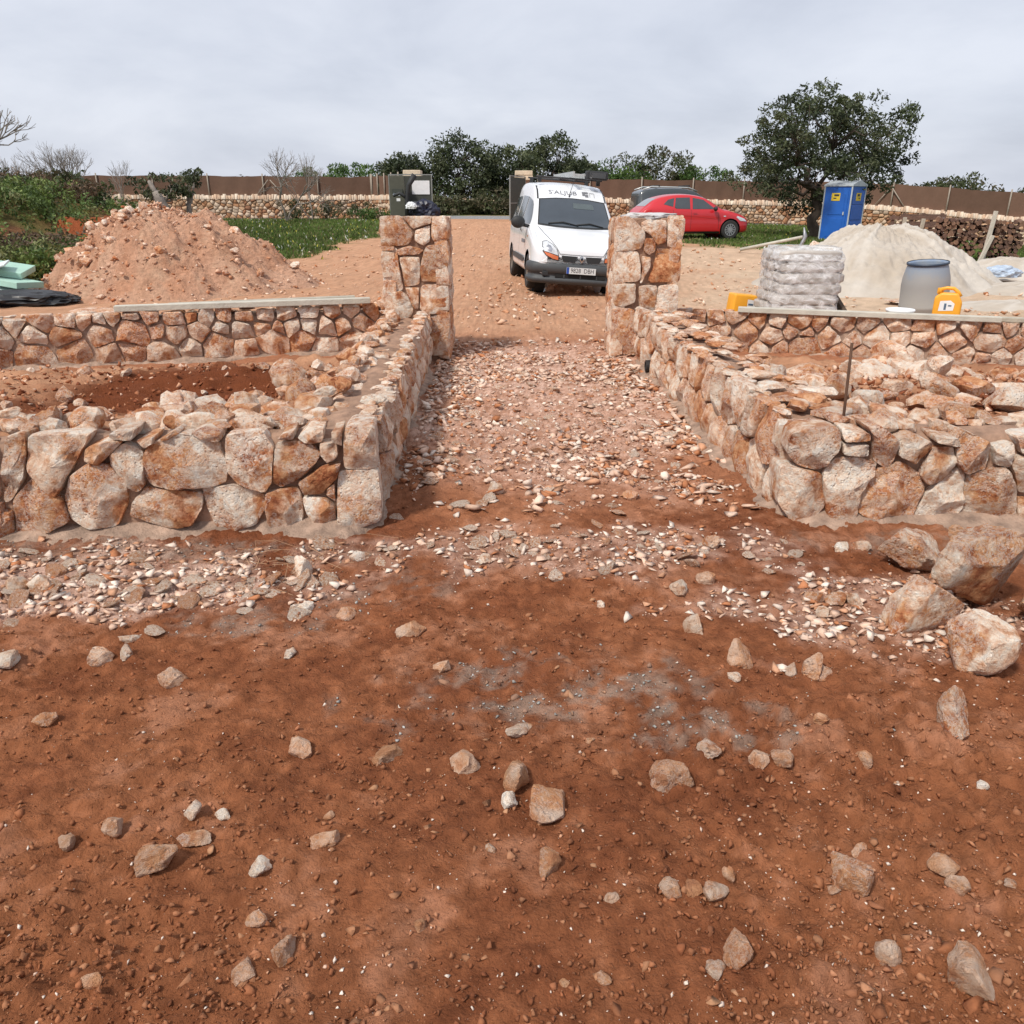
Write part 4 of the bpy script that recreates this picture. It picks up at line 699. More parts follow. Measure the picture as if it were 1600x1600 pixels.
# yellow jerrycans
M['yellow'] = plain('yellow_plastic', (.78, .36, .028), .42, var=.08, bump=.1, bsc=15)
def jerry(loc, rz, ry, rx, label):
    r = empty('jerrycan', loc, rz, rx, ry); r.scale = (1.2, 1.2, 1.2); tag(r, label, 'jerrycan', 'yellow plastic jerrycans')
    W_, D_, H_ = .25, .21, .36; bm = bmesh.new()
    prof = [(-.125, 0), (.125, 0), (.125, .25), (.075, .335), (-.07, .335), (-.125, .29)]
    vs_ = [[bm.verts.new((x, y, z)) for x, z in prof] for y in (-D_ / 2, D_ / 2)]
    bm.faces.new(vs_[0]); bm.faces.new(vs_[1][::-1])
    for i in range(6): j = (i + 1) % 6; bm.faces.new((vs_[0][j], vs_[0][i], vs_[1][i], vs_[1][j]))
    bmesh.ops.bevel(bm, geom=bm.edges[:], offset=.022, segments=3, affect='EDGES', profile=.6); bmesh.ops.recalc_face_normals(bm, faces=bm.faces[:])
    me = bpy.data.meshes.new('body'); bm.to_mesh(me); bm.free(); me.materials.append(M['yellow']); me.polygons.foreach_set('use_smooth', [True] * len(me.polygons)); obj('body', me, r)
    MB().tube([(-.085, 0, .325), (-.08, 0, .365), (-.03, 0, .378), (.03, 0, .375), (.07, 0, .345), (.10, 0, .30)], [.02, .018, .017, .017, .018, .02], 10).build('handle', M['yellow'], r, smooth=True)
    MB().lathe([(.0, .05), (.028, .05), (.03, .04), (.03, 0), (.024, -.01)], (-.085, .055, .325), 16).build('cap', M['yellow'], r, smooth=False)
    lb = MB(); lb.add([(-.075, -.1075, .16), (.055, -.1075, .17), (.06, -.1075, .235), (.02, -.1075, .265), (-.07, -.1075, .255)], [(0, 1, 2, 3, 4)]); o = lb.build('paper_label', M['white'], r)
    MB().box((-.02, -.109, .205), (.02, .001, .06)).box((.02, -.109, .215), (.03, .001, .012)).build('print', plain('label_print', (.08, .13, .2), .7), o)
    MB().box((.1262, 0, .10), (.001, .08, .08)).build('stamp', plain('moulded_stamp', (.40, .25, .06), .6, var=.5, vsc=60), r)
    return r
jerry((5.20, 9.72, .10), R(-28), R(0), R(-3), 'yellow jerrycan standing upright right of the blue drum')
jerry((3.08, 11.5, .16), R(8), R(96), R(0), 'yellow jerrycan lying on its side left of the wrapped bags')
pl_ = empty('bucket_lid', (3.93, 8.22, .475)); tag(pl_, 'round white lid lying before the blue drum', 'lid'); MB().lathe([(0, .01), (.10, .01), (.125, .025), (.135, .03), (.14, .02), (.13, 0), (0, 0)], n=28).build('disc', M['white'], pl_, smooth=True)
beam('wood_prop', (4.10, 10.95, .60), (4.30, 10.25, .06), .06, .08, 'darkwood', 'dark timber leaning down beside the wrapped bags', 'timber')
# wrapped stack of bags on a pallet
pb = empty('pallet', (3.72, 10.75, gz(3.72, 10.75)), R(-4)); tag(pb, 'wooden pallet under the plastic wrapped bags', 'pallet')
for i in range(5): box('board', M['timber2'], pb, (0, -.4 + .2 * i, .115), (1.1, .12, .022))
for i in range(3): box('bearer', M['timber2'], pb, (-.48 + .48 * i, 0, .052), (.09, .95, .1))
m, nt, b = mat_new('bag_paper'); b.inputs['Roughness'].default_value = .5; t = N(nt, 'ShaderNodeTexCoord'); n = N(nt, 'ShaderNodeTexNoise', i_Scale=9., i_Detail=6.); LK(nt, t.outputs['Object'], n.inputs['Vector']); LK(nt, ramp(nt, n.outputs[0], [(.35, (.48, .44, .40)), (.6, (.39, .355, .32))]), b.inputs['Base Color'])
def bag(name, mat, c, d, seed, par, puff=.3):
    bm = bmesh.new(); bmesh.ops.create_cube(bm, size=1); bmesh.ops.subdivide_edges(bm, edges=bm.edges[:], cuts=7, use_grid_fill=True); V = np.array([v.co[:] for v in bm.verts]); F = [[v.index for v in f.verts] for f in bm.faces]; bm.free()
    u = V * 2; r4 = (np.abs(u) ** 7.).sum(1) ** (1 / 7); V = V / np.maximum(r4, .5)[:, None] * (1 + .0); V = V * np.array(d); V[:, 2] *= 1 - .45 * np.clip(np.abs(u[:, 0]) - .6, 0, 1); V += fbm3(V + seed, 6., 3, 3)[:, None] * .022
    return obj(name, mesh(name, V, F, mat, True), par, c)
bm_ = m
BGp = 'cement bags stacked on the pallet'
for L_ in range(6):
    for j in (0, 1):
        o = bag('cement_bag', bm_, (3.72 + (.02 * L_ if L_ < 4 else .04) + rg.uniform(-.02, .02) - (.02 if L_ > 4 else 0), 10.53 + .45 * j, gz(3.72, 10.75) + .20 + .130 * L_), (.80 - .03 * (L_ > 3), .5, .15), L_ * 7 + j, None)
        o.rotation_euler.z = R(-4); tag(o, 'beige cement bag, %s layer from the bottom of the wrapped pallet, %s' % (('first', 'second', 'third', 'fourth', 'fifth', 'top')[L_], ('front', 'back')[j]), 'bag', BGp)
# stretch film around them
m, nt, b = mat_new('stretch_film'); b.inputs['Base Color'].default_value = (.85, .85, .86, 1); b.inputs['Roughness'].default_value = .22
t = N(nt, 'ShaderNodeTexCoord'); mp = N(nt, 'ShaderNodeMapping'); mp.inputs['Scale'].default_value = (3.5, 3.5, 7); mp.inputs['Rotation'].default_value = (0, .2, 0); LK(nt, t.outputs['Object'], mp.inputs[0]); n = N(nt, 'ShaderNodeTexNoise', i_Scale=2., i_Detail=8., i_Roughness=.65, i_Distortion=.7); LK(nt, mp.outputs[0], n.inputs['Vector'])
tr = N(nt, 'ShaderNodeBsdfTransparent'); ms = N(nt, 'ShaderNodeMixShader'); LK(nt, math_(nt, 'MULTIPLY', math_(nt, 'SUBTRACT', n.outputs[0], .36), 2.6, True), ms.inputs[0]); LK(nt, tr.outputs[0], ms.inputs[1]); LK(nt, b.outputs[0], ms.inputs[2]); LK(nt, ms.outputs[0], nt.nodes['Material Output'].inputs[0])
bp = N(nt, 'ShaderNodeBump', i_Strength=.7, i_Distance=.03); LK(nt, n.outputs[0], bp.inputs['Height']); LK(nt, bp.outputs[0], b.inputs['Normal'])
V = []; F = []; nn = 72; zs = np.linspace(.02, .95, 34)
for z in zs:
    lay_ = (z - .13) / .130; wob = .005 * math.cos(2 * math.pi * (lay_ - .5)); tp = sst(.80, .96, np.array([z]))[0]
    for k in range(nn):
        a = 2 * math.pi * k / nn; c_, s_ = math.cos(a), math.sin(a); r_ = 1 / (abs(c_) ** 5 + abs(s_) ** 5) ** .2
        ex = (.445 + wob) * (1 - .12 * tp) + (.05 * (.2 - z) if z < .3 else 0); ey = (.52 + wob) * (1 - .2 * tp); V.append((r_ * c_ * ex + .08 * max(0, z - .6) * (c_ > 0), r_ * s_ * ey, z))
V.append((0, 0, .97)); V = np.array(V); f = fbm3(V, 5., 4, 9, .6); V[:, 0] += f * .014; V[:, 1] += f * .014; V[:, 2] += f * .008
for i in range(33):
    for k in range(nn): a, b_ = i * nn + k, i * nn + (k + 1) % nn; F.append((a, b_, b_ + nn, a + nn))
for k in range(nn): F.append((33 * nn + k, 33 * nn + (k + 1) % nn, 34 * nn))
o = obj('stretch_wrap', mesh('stretch_wrap', V, F, m, True), None, (3.74, 10.75, gz(3.72, 10.75))); o.rotation_euler.z = R(-4); tag(o, 'clear plastic film wrapped round the stacked bags', 'plastic wrap')
# mattock lying behind the bags
mt = empty('mattock', (7.1, 22.0, .0)); tag(mt, 'pale-handled mattock propped behind the wrapped bags', 'mattock')
zb = gz(7.1, 22.); tube('handle', M['timber'], mt, [(-.75, 1.2, zb + .12), (.55, .1, zb + .50)], [.045, .038])
MB().tube([(.42, .1, zb + .16), (.56, .1, zb + .34), (.62, .1, zb + .52), (.56, .1, zb + .74)], [.012, .045, .055, .012], 6).build('head', plain('steel', (.35, .36, .38), .5, .7), mt, smooth=True)
lrock('loose_stone', 660, .62, (7.75, 21.2, .1), (.75, .45, 0), 'upright pointed tan rock behind the wrapped bags', 'stone', None, 4, 8, 1.3, .08, .4, (0, .4), .1)
def crumple(name, c, d, col, seed, label, cat):
    D, F = ICO[4]; V = D * (1 + .35 * fbm3(D + seed, 2.2, 4, seed, .6) - .25 * np.abs(fbm3(D + seed * 2, 3.5, 3, seed)))[:, None] * np.array(d); V[:, 2] = np.maximum(V[:, 2], -d[2] * .4)
    return tag(obj(name, mesh(name, V, F.tolist(), plain(name + '_skin', col, .45, var=.25, vsc=12), False), None, c), label, cat)
crumple('plastic_sack', (8.0, 21.0, .2), (.3, .25, .26), (.62, .65, .7), 3, 'crumpled white sack beside the upright tan rock', 'sack')
crumple('plastic_sack', (9.55, 16.1, .18), (.36, .25, .16), (.38, .45, .55), 5, 'crumpled grey-blue plastic sack on the sand at the right', 'sack')
# debris at the left edge: mint foam boards, white sheets, black film
DG = 'boards and scraps dumped at the left edge'
M['mint'] = plain('mint_foam', (.36, .55, .46), .8, var=.08); M['sheet'] = plain('pale_sheet', (.60, .66, .66), .7, var=.1)
for i, (x, y, z, dx, dy, dz, rx, ry, rz, mt_, lb) in enumerate(((-8.35, 13.3, .62, 1.5, .7, .10, 6, 10, 12, 'mint', 'mint green foam board on top of the scrap pile at the left edge'), (-8.0, 13.1, .38, 1.3, .6, .10, -4, 8, -10, 'mint', 'thick mint green foam board in the middle of the scrap pile at the left edge'), (-8.2, 12.95, .53, 1.0, .5, .03, 5, -14, 20, 'sheet', 'pale grey sheet tilted between the mint boards at the left edge'),
        (-7.85, 12.95, .25, .95, .5, .04, 0, 14, -25, 'sheet', 'white sheet lying low in the scrap pile at the left edge'), (-8.05, 12.6, .14, .35, .3, .16, 0, 6, 15, 'white', 'small white box at the foot of the scrap pile, left edge'), (-8.5, 13.25, .45, 1.0, .6, .03, 12, 4, -8, 'white', 'thin white board under the top mint board at the left edge'))):
    o = box('scrap_board', M[mt_], None, (0, 0, 0), (dx, dy, dz), Matrix.Rotation(R(rz), 3, 'Z') @ Matrix.Rotation(R(ry), 3, 'Y') @ Matrix.Rotation(R(rx), 3, 'X'), .012); o.location = (x - .42, y + .3, z * .85); tag(o, lb, 'board', DG)
crumple('black_film', (-7.9, 12.9, .06), (.95, .5, .15), (.02, .02, .022), 9, 'crumpled black plastic film under the scrap boards at the left edge', 'plastic film')
crumple('black_film', (-7.3, 13.1, .03), (.4, .3, .09), (.03, .03, .03), 12, 'small black plastic scrap right of the scrap boards', 'plastic film')
# portable toilet
pt = empty('portable_toilet', (12.15, 31.2, gz(12.15, 31.2)), R(42)); pt.scale = (.95, .95, .93); tag(pt, 'blue portable toilet cabin with pale roof beside the carob tree', 'toilet')
M['blue'] = plain('blue_plastic', (.013, .105, .43), .45, var=.12, vsc=3); M['grey'] = plain('pale_grey_plastic', (.42, .46, .50), .5); M['ysign'] = plain('yellow_sign', (.62, .44, .03), .6); M['dark'] = plain('dark_print', (.03, .03, .035), .6)
box('cabin', M['blue'], pt, (0, 0, 1.02), (1.08, 1.08, 2.0), bev=.03); box('base', M['grey'], pt, (0, 0, .03), (1.14, 1.14, .08), bev=.01)
MB().add([(-.58, -.58, 2.0), (.58, -.58, 2.0), (.58, .58, 2.0), (-.58, .58, 2.0), (-.58, -.58, 2.06), (.58, -.58, 2.06), (.58, .58, 2.06), (-.58, .58, 2.06), (0, -.58, 2.22), (0, .58, 2.22)], [(0, 1, 5, 8, 4), (3, 7, 9, 6, 2), (0, 4, 7, 3), (1, 2, 6, 5), (4, 8, 9, 7), (8, 5, 6, 9), (0, 3, 2, 1)]).build('roof', M['grey'], pt)
for x, y in ((-.54, -.54), (.54, -.54), (.54, .54), (-.54, .54)): box('corner_post', M['grey'], pt, (x, y, 1.02), (.05, .05, 2.0), bev=.01)
dd = box('door', M['blue'], pt, (-.545, 0, 1.0), (.03, .84, 1.86), bev=.01)
for z, h in ((.5, .7), (1.35, .75)): box('panel', M['blue'], dd, (-.565, 0, z), (.02, .62, h), bev=.008)
box('handle', M['grey'], dd, (-.585, -.33, 1.02), (.04, .05, .12), bev=.01)
for z in (.45, 1.05): box('side_panel', M['blue'], pt, (0, -.548, z), (.86, .02, .52), bev=.01)
box('side_panel', M['blue'], pt, (0, -.548, 1.6), (.86, .02, .5), bev=.01)
s1 = box('sign', M['ysign'], pt, (-.581, .05, 1.62), (.012, .34, .28)); MB().box((-.589, .02, 1.68), (.003, .2, .07)).box((-.589, .08, 1.57), (.003, .12, .04)).build('print', M['dark'], s1)
s2 = box('sign', M['ysign'], pt, (0, -.565, 1.62), (.36, .012, .28)); MB().box((-.03, -.573, 1.68), (.2, .003, .08)).box((.05, -.573, 1.57), (.14, .003, .04)).build('print', M['dark'], s2)
# stacked wood and pallets by the far right wall
M['log'] = plain('brown_wood_ends', (.20, .115, .075), .95, bump=.8, bsc=25, var=.4, vsc=10); M['logd'] = plain('dark_wood_ends', (.13, .075, .055), .95, bump=.8, bsc=25, var=.4, vsc=10)
def woodstack(loc, W_, H_, rz, label, n, seed, D_=.5):
    r = empty('wood_stack', loc, rz); tag(r, label, 'wood stack', 'stacks of brown wood by the far wall'); rr_ = random.Random(seed)
    protos = [MB().lathe([(0, -D_ / 2 - .0), (.055, -D_ / 2), (.062, -D_ / 2 + .01), (.055, 0), (.062, D_ / 2), (0, D_ / 2)], n=7, M=Matrix.Rotation(R(90), 3, 'X')) for _ in range(1)]
    me = [mesh('log', protos[0].V, protos[0].F, M[k], False) for k in ('log', 'logd')]
    c = 0; z = .06
    while z < H_ and c < n:
        x = -W_ / 2 + rr_.uniform(0, .1)
        while x < W_ / 2 and c < n:
            o = obj('log', me[rr_.random() < .4], r, (x, rr_.uniform(-.08, .08), z + rr_.uniform(-.025, .025))); s = rr_.uniform(.5, 1.15); o.scale = (s, 1, s * rr_.uniform(.8, 1.1)); o.rotation_euler = (rr_.gauss(0, .06), rr_.uniform(0, 6), rr_.gauss(0, .12)); x += .105 * rr_.uniform(.8, 1.25); c += 1
        z += .098
    return r
woodstack((12.1, 22.9, gz(12.1, 22.9)), 1.1, 1.12, R(-24), 'brown wood stack between the leaning posts, the left one of two', 150, 1)
woodstack((13.05, 22.4, gz(13.0, 22.4)), .95, 1.05, R(-24), 'brown wood stack right of the tall pale post', 150, 2)
def pallet_up(loc, rz, label):
    r = empty('pallet', loc, rz); tag(r, label, 'pallet', 'old pallets by the far wall')
    for k in range(6): box('board', M['logd'], r, (0, 0, .12 + .2 * k), (1.2, .03, .10))
    for k in range(3): box('bearer', M['logd'], r, (-.5 + .5 * k, .06, .6), (.09, .08, 1.2))
pallet_up((11.95, 24.6, gz(11.9, 24.6) - .1), R(-20), 'dark slatted pallet on end behind the sand heap')
pallet_up((11.5, 24.3, gz(11.4, 24.3) - .15), R(-25), 'dark slatted pallet leaning furthest left behind the sand heap')
PG = 'stakes by the wood stacks'
for i, (x, y, h, dx, lb) in enumerate(((11.15, 24.0, 1.0, 0, 'leftmost wooden stake standing behind the sand heap'), (11.5, 23.7, 1.0, .04, 'second wooden stake from the left behind the sand heap'), (11.75, 23.3, 1.05, .14, 'leaning wooden stake left of the brown wood'), (12.5, 22.0, 1.3, .05, 'tall pale post between the two brown wood stacks'), (12.42, 21.9, .7, .12, 'short pale stake crossing the tall post between the wood stacks'))):
    z = gz(x, y); beam('stake', (x - dx, y, z - .05), (x + dx, y, z + h), .07, .09, 'timber2' if i < 3 else 'timber', lb, 'stake', PG)
z = gz(14.2, 20.6); wf = empty('wire_fence', (14.2, 20.6, z)); tag(wf, 'grey metal post with thin wires at the far right edge', 'wire fence'); tube('post', plain('galvanised', (.33, .35, .36), .55, .4), wf, [(-.12, 0, 0), (0, 0, .55), (.08, 0, 1.25)], .03)
for k in range(5): tube('wire', plain('wire', (.3, .31, .31), .5, .6), wf, [(.0, 0, .2 + .24 * k), (2.6, -.5, .22 + .24 * k)], .006, 5)
# ------------------------------------------------------------------ vehicles
def cat_rom(P, m):
    P = np.asarray(P, float); n = len(P); out = []
    for i in range(n - 1):
        p0, p1, p2, p3 = P[max(i - 1, 0)], P[i], P[i + 1], P[min(i + 2, n - 1)]
        for k in range(m):
            t = k / m; out.append(.5 * (2 * p1 + (p2 - p0) * t + (2 * p0 - 5 * p1 + 4 * p2 - p3) * t * t + (3 * p1 - p0 - 3 * p2 + p3) * t ** 3))
    out.append(P[-1]); return np.array(out)
def car_body(stations, wheels, my=5, ms=4):
    """lofts a closed body shell; wheels = [(y, z, radius)] open the wheel arches"""
    S = []
    for (y, w_, zb, belt, zt, wt, cr__) in stations:
        h = [(0, zb), (.75 * w_, zb), (.96 * w_, zb + .05), (w_, zb + .2), (w_, zb + (belt - zb) * .65), (w_ * .985, belt), (wt + (w_ - wt) * .36, belt + (zt - belt) * .62), (wt + .012, zt - .05), (wt * .86, zt - .008), (wt * .45, zt + cr__ * .7), (0, zt + cr__)]
        S.append([(x, y, z) for x, z in h])
    G_ = cat_rom(np.array(S), my)                                  # along the length
    G_ = np.stack([cat_rom(g, ms) for g in G_])                    # round the section
    n, m = G_.shape[:2]; full = np.concatenate([G_, (G_ * (-1, 1, 1))[:, -2:0:-1]], 1); m2 = full.shape[1]
    V = full.reshape(-1, 3); ins = np.zeros(len(V), bool)
    for (wy_, wz_, wr_) in wheels:
        d = np.hypot(V[:, 1] - wy_, V[:, 2] - wz_); k = (d < wr_) & (np.abs(V[:, 0]) > .42); ins |= k
        kk = k; f = wr_ / np.maximum(d[kk], 1e-4); V[kk, 1] = wy_ + (V[kk, 1] - wy_) * f; V[kk, 2] = wz_ + (V[kk, 2] - wz_) * f
    F = []
    for i in range(n - 1):
        for k in range(m2):
            q = (i * m2 + k, (i + 1) * m2 + k, (i + 1) * m2 + (k + 1) % m2, i * m2 + (k + 1) % m2)
            if not all(ins[j] for j in q): F.append(q)
    F.append(tuple(range(m2))); F.append(tuple(range((n - 1) * m2, n * m2))[::-1]); return V, F
VIEWS = {'front': (Vector((1, 0, 0)), Vector((0, 0, 1)), Vector((0, -4, 0))), 'back': (Vector((-1, 0, 0)), Vector((0, 0, 1)), Vector((0, 4, 0))), 'left': (Vector((0, -1, 0)), Vector((0, 0, 1)), Vector((-3, 0, 0))), 'right': (Vector((0, 1, 0)), Vector((0, 0, 1)), Vector((3, 0, 0)))}
def proj(bvh, view, pts, off):
    U, Vv, O = VIEWS[view]; Nn = U.cross(Vv); out = []
    for a, b in pts:
        s = O + U * a + Vv * b; h = bvh.ray_cast(s, -Nn)
        out.append((h[0] + Nn * off * .6 + h[1] * off * (1 if h[1].dot(Nn) > 0 else -1) * .6) if h[0] is not None else None)
    good = [p for p in out if p is not None]
    for i, p in enumerate(out):
        if p is None:
            U_, V_, O_ = VIEWS[view]; q = O_ + U_ * pts[i][0] + V_ * pts[i][1]; g = min(good, key=lambda g_: (g_ - q - (-Nn) * ((g_ - q).dot(-Nn))).length); out[i] = g
    return out
def patch(name, mat, parent, bvh, view, poly, off=.004, res=.06):
    xs = [p[0] for p in poly]; zs = [p[1] for p in poly]; pts = []
    for i, p in enumerate(poly):
        q = poly[(i + 1) % len(poly)]; n = max(1, int(math.hypot(q[0] - p[0], q[1] - p[1]) / res))
        for k in range(n): pts.append(Vector((p[0] + (q[0] - p[0]) * k / n, p[1] + (q[1] - p[1]) * k / n)))
    nb = len(pts); x = min(xs) + res / 2
    while x < max(xs):
        z = min(zs) + res / 2
        while z < max(zs): pts.append(Vector((x, z))); z += res
        x += res
    r = geometry.delaunay_2d_cdt(pts, [], [list(range(nb))], 1, 1e-5); v2, f2 = r[0], r[2]; par = list(range(len(v2)))
    def fd(i):
        while par[i] != i: i = par[i]
        return i
    for f in f2:
        for k in f[1:]: par[fd(k)] = fd(f[0])
    cnt = {}
    for f in f2: cnt[fd(f[0])] = cnt.get(fd(f[0]), 0) + 1
    big = max(cnt, key=cnt.get); f2 = [f for f in f2 if fd(f[0]) == big]; us = sorted({k for f in f2 for k in f}); ix = {k: n_ for n_, k in enumerate(us)}; v2 = [v2[k] for k in us]; f2 = [[ix[k] for k in f] for f in f2]
    return obj(name, mesh(name, proj(bvh, view, [(v.x, v.y) for v in v2], off), [tuple(f) for f in f2], mat, True), parent)
def strip(name, mat, parent, bvh, view, line, wd, off=.004):
    a = []; b = []; L_ = []
    for i in range(len(line) - 1):
        for k in range(6): t = k / 6; L_.append((line[i][0] + (line[i + 1][0] - line[i][0]) * t, line[i][1] + (line[i + 1][1] - line[i][1]) * t))
    L_.append(line[-1])
    for i, p in enumerate(L_):
        q0, q1 = L_[max(0, i - 1)], L_[min(len(L_) - 1, i + 1)]; dx, dz = q1[0] - q0[0], q1[1] - q0[1]; l = math.hypot(dx, dz); nx_, nz_ = -dz / l * wd / 2, dx / l * wd / 2; a.append((p[0] + nx_, p[1] + nz_)); b.append((p[0] - nx_, p[1] - nz_))
    V = proj(bvh, view, a + b, off); n = len(L_); return obj(name, mesh(name, V, [(i, n + i, n + i + 1, i + 1) for i in range(n - 1)], mat, True), parent)
def text_pts(s, size, extrude=0):
    cu = bpy.data.curves.new('t', 'FONT'); cu.body = s; cu.size = size; cu.align_x = 'CENTER'; cu.align_y = 'CENTER'; cu.resolution_u = 3; cu.offset = .0
    o = bpy.data.objects.new('t', cu); COL.objects.link(o); dg = bpy.context.evaluated_depsgraph_get(); me = o.evaluated_get(dg).to_mesh(); V = [(v.co.x, v.co.y) for v in me.vertices]; F = [tuple(p.vertices) for p in me.polygons]
    o.evaluated_get(dg).to_mesh_clear(); bpy.data.objects.remove(o); bpy.data.curves.remove(cu); return V, F
def car_paint(name, col): 
    m = plain(name, col, .32, var=.03, coat=.6, vsc=1.5); return m
M['glass'] = plain('car_glass', (.030, .040, .050), .05, var=.1, spec=.9, coat=.6); M['glass2'] = plain('car_side_glass', (.05, .058, .065), .08, var=.1, spec=.7)
M['tyre'] = plain('tyre', (.028, .026, .025), .9, bump=.3, bsc=60); M['rim'] = plain('alloy', (.45, .46, .47), .35, .8); M['steelrim'] = plain('dusty_rim', (.20, .16, .13), .7, .2)
M['bumper'] = plain('grey_bumper', (.052, .056, .06), .6, bump=.1, bsc=120); M['lamp'] = plain('lamp_glass', (.62, .64, .66), .12, .25, var=.25, vsc=14); M['amber'] = plain('amber_lamp', (.62, .17, .07), .25); M['redlamp'] = plain('red_lamp', (.45, .015, .015), .25); M['chrome'] = plain('chrome', (.5, .5, .52), .2, .9)
M['rubber'] = plain('black_trim', (.02, .021, .023), .65); M['well'] = plain('wheel_well', (.012, .012, .012), .95)
def wheel(parent, x, y, r, spokes, mat, wd=.19):
    sgn = -1 if x < 0 else 1; Mx = Matrix.Rotation(R(90 * sgn), 3, 'Y'); wh = MB().lathe([(r * .62, -wd / 2), (r * .93, -wd / 2), (r, -wd * .32), (r, wd * .32), (r * .93, wd / 2), (r * .66, wd / 2), (r * .62, wd * .42), (r * .62, -wd / 2)], (x, y, r), 32, Mx).build('wheel', M['tyre'], parent, smooth=False)
    MB().lathe([(0, wd * .30), (r * .16, wd * .34), (r * .18, wd * .22), (r * .55, wd * .16), (r * .6, wd * .40), (r * .66, wd * .44), (r * .64, -wd * .3), (0, -wd * .3)], (x, y, r), 28, Mx).build('rim', M['rubber'] if spokes else mat, wh, smooth=False)
    if spokes:
        sp = MB(); xo = x + sgn * wd * .36
        for k in range(spokes): a = 2 * math.pi * k / spokes; ca, sa = math.cos(a), math.sin(a); sp.box((xo, y + ca * r * .36, r + sa * r * .36), (.03, r * .52, .032), Matrix.Rotation(a, 3, 'X'))
        sp.lathe([(r * .57, 0), (r * .57, .02), (r * .66, .02), (r * .66, 0)], (xo, y, r), 28, Mx); sp.lathe([(0, .02), (r * .14, .02), (r * .16, 0)], (xo, y, r), 16, Mx)
        sp.build('spokes', mat, wh)
    MB().lathe([(r * 1.18, -.16), (r * 1.18, .02), (r * .3, -.16)], (x - sgn * .05, y, r), 24, Mx).build('wheel_well', M['well'], parent)
    return wh
def vehicle(name, loc, rz, ry, rx, label, cat, stations, wheels, paint, group=None, spokes=0, rim='steelrim', wx=.72):
    r = empty(name, loc, rz, rx, ry); tag(r, label, cat, group); V, F = car_body(stations, [(y, z, ra * 1.2) for y, z, ra in wheels]); b = obj('body', mesh('body', V, F, paint, True), r)
    bvh = BVHTree.FromPolygons([Vector(v) for v in V.tolist()], F)
    for y, z, ra in wheels:
        for s in (-1, 1): wheel(r, s * wx, y, ra, spokes, M[rim])
    return r, bvh
mir = lambda P: [(-a, b) for a, b in P][::-1]
# white panel van
VS = [(-1.99, .58, .40, .54, .66, .46, .0), (-1.96, .69, .30, .62, .73, .58, .01), (-1.88, .765, .27, .70, .80, .655, .018), (-1.70, .815, .25, .79, .89, .70, .022), (-1.40, .828, .24, .88, .99, .705, .022), (-1.14, .83, .24, .95, 1.07, .70, .022), (-.82, .83, .24, 1.0, 1.31, .665, .03), (-.54, .83, .24, 1.02, 1.52, .635, .03), (-.28, .83, .24, 1.02, 1.68, .625, .03), (.1, .83, .24, 1.02, 1.77, .625, .025), (.7, .83, .24, 1.02, 1.80, .63, .02), (1.5, .83, .24, 1.02, 1.79, .63, .02), (1.92, .82, .27, 1.0, 1.74, .61, .01), (2.0, .78, .33, 1.0, 1.65, .56, 0)]
van, bv = vehicle('van', (.92, 15.95, .0), R(6), R(4.0), R(0), 'white panel van with dark grey bumper parked on the track behind the right pillar', 'van', VS, [(-1.25, .30, .30), (1.35, .30, .30)], car_paint('white_paint', (.72, .735, .76)))
patch('windscreen_seal', M['rubber'], van, bv, 'front', [(-.665, 1.07), (-.60, 1.505), (-.3, 1.535), (0, 1.545), (.3, 1.535), (.60, 1.505), (.665, 1.07), (.35, 1.05), (0, 1.045), (-.35, 1.05)], .004)
ws = patch('windscreen', M['glass'], van, bv, 'front', [(-.64, 1.095), (-.58, 1.485), (-.3, 1.515), (0, 1.525), (.3, 1.515), (.58, 1.485), (.64, 1.095), (.35, 1.075), (0, 1.07), (-.35, 1.075)], .009)
patch('windscreen_patch', plain('windscreen_patch', (.085, .105, .11), .3), ws, bv, 'front', [(.0, 1.37), (.0, 1.46), (.36, 1.455), (.38, 1.365)], .012)  # paler grey patch laid over the upper right of the windscreen
for s in (1, -1):
    f_ = (lambda P: P) if s == -1 else mir
    patch('roof_gutter', M['rubber'], van, bv, 'front', f_([(-.632, 1.50), (-.605, 1.50), (-.592, 1.72), (-.565, 1.77), (-.585, 1.78), (-.615, 1.72)]), .006)
    hl = patch('headlight', M['rubber'], van, bv, 'front', f_([(-.672, .745), (-.655, .83), (-.58, .845), (-.485, .79), (-.415, .71), (-.388, .62), (-.388, .545), (-.49, .558), (-.605, .612), (-.665, .675)]), .006, .04)
    patch('lens', M['lamp'], hl, bv, 'front', f_([(-.66, .75), (-.645, .82), (-.578, .834), (-.49, .78), (-.425, .705), (-.40, .625), (-.52, .655), (-.645, .685)]), .012, .03)
    patch('reflector', M['chrome'], hl, bv, 'front', f_([(-.60, .74), (-.57, .785), (-.53, .77), (-.50, .72), (-.52, .68), (-.57, .685)]), .015, .03)
    patch('indicator', M['amber'], hl, bv, 'front', f_([(-.645, .675), (-.52, .645), (-.40, .612), (-.398, .555), (-.49, .568), (-.60, .622)]), .012, .03)
    patch('grille', M['rubber'], van, bv, 'front', f_([(-.345, .63), (-.065, .625), (-.11, .525), (-.31, .535)]), .005, .04)
    strip('bonnet_seam', M['rubber'], van, bv, 'front', f_([(-.655, 1.045), (-.60, .95), (-.52, .86), (-.43, .75), (-.375, .655)]), .008)
strip('bonnet_edge', M['rubber'], van, bv, 'front', [(-.38, .652), (-.2, .648), (0, .646), (.2, .648), (.38, .652)], .007)
em = MB(); q = [(0, .062), (.042, 0), (0, -.062), (-.042, 0)]
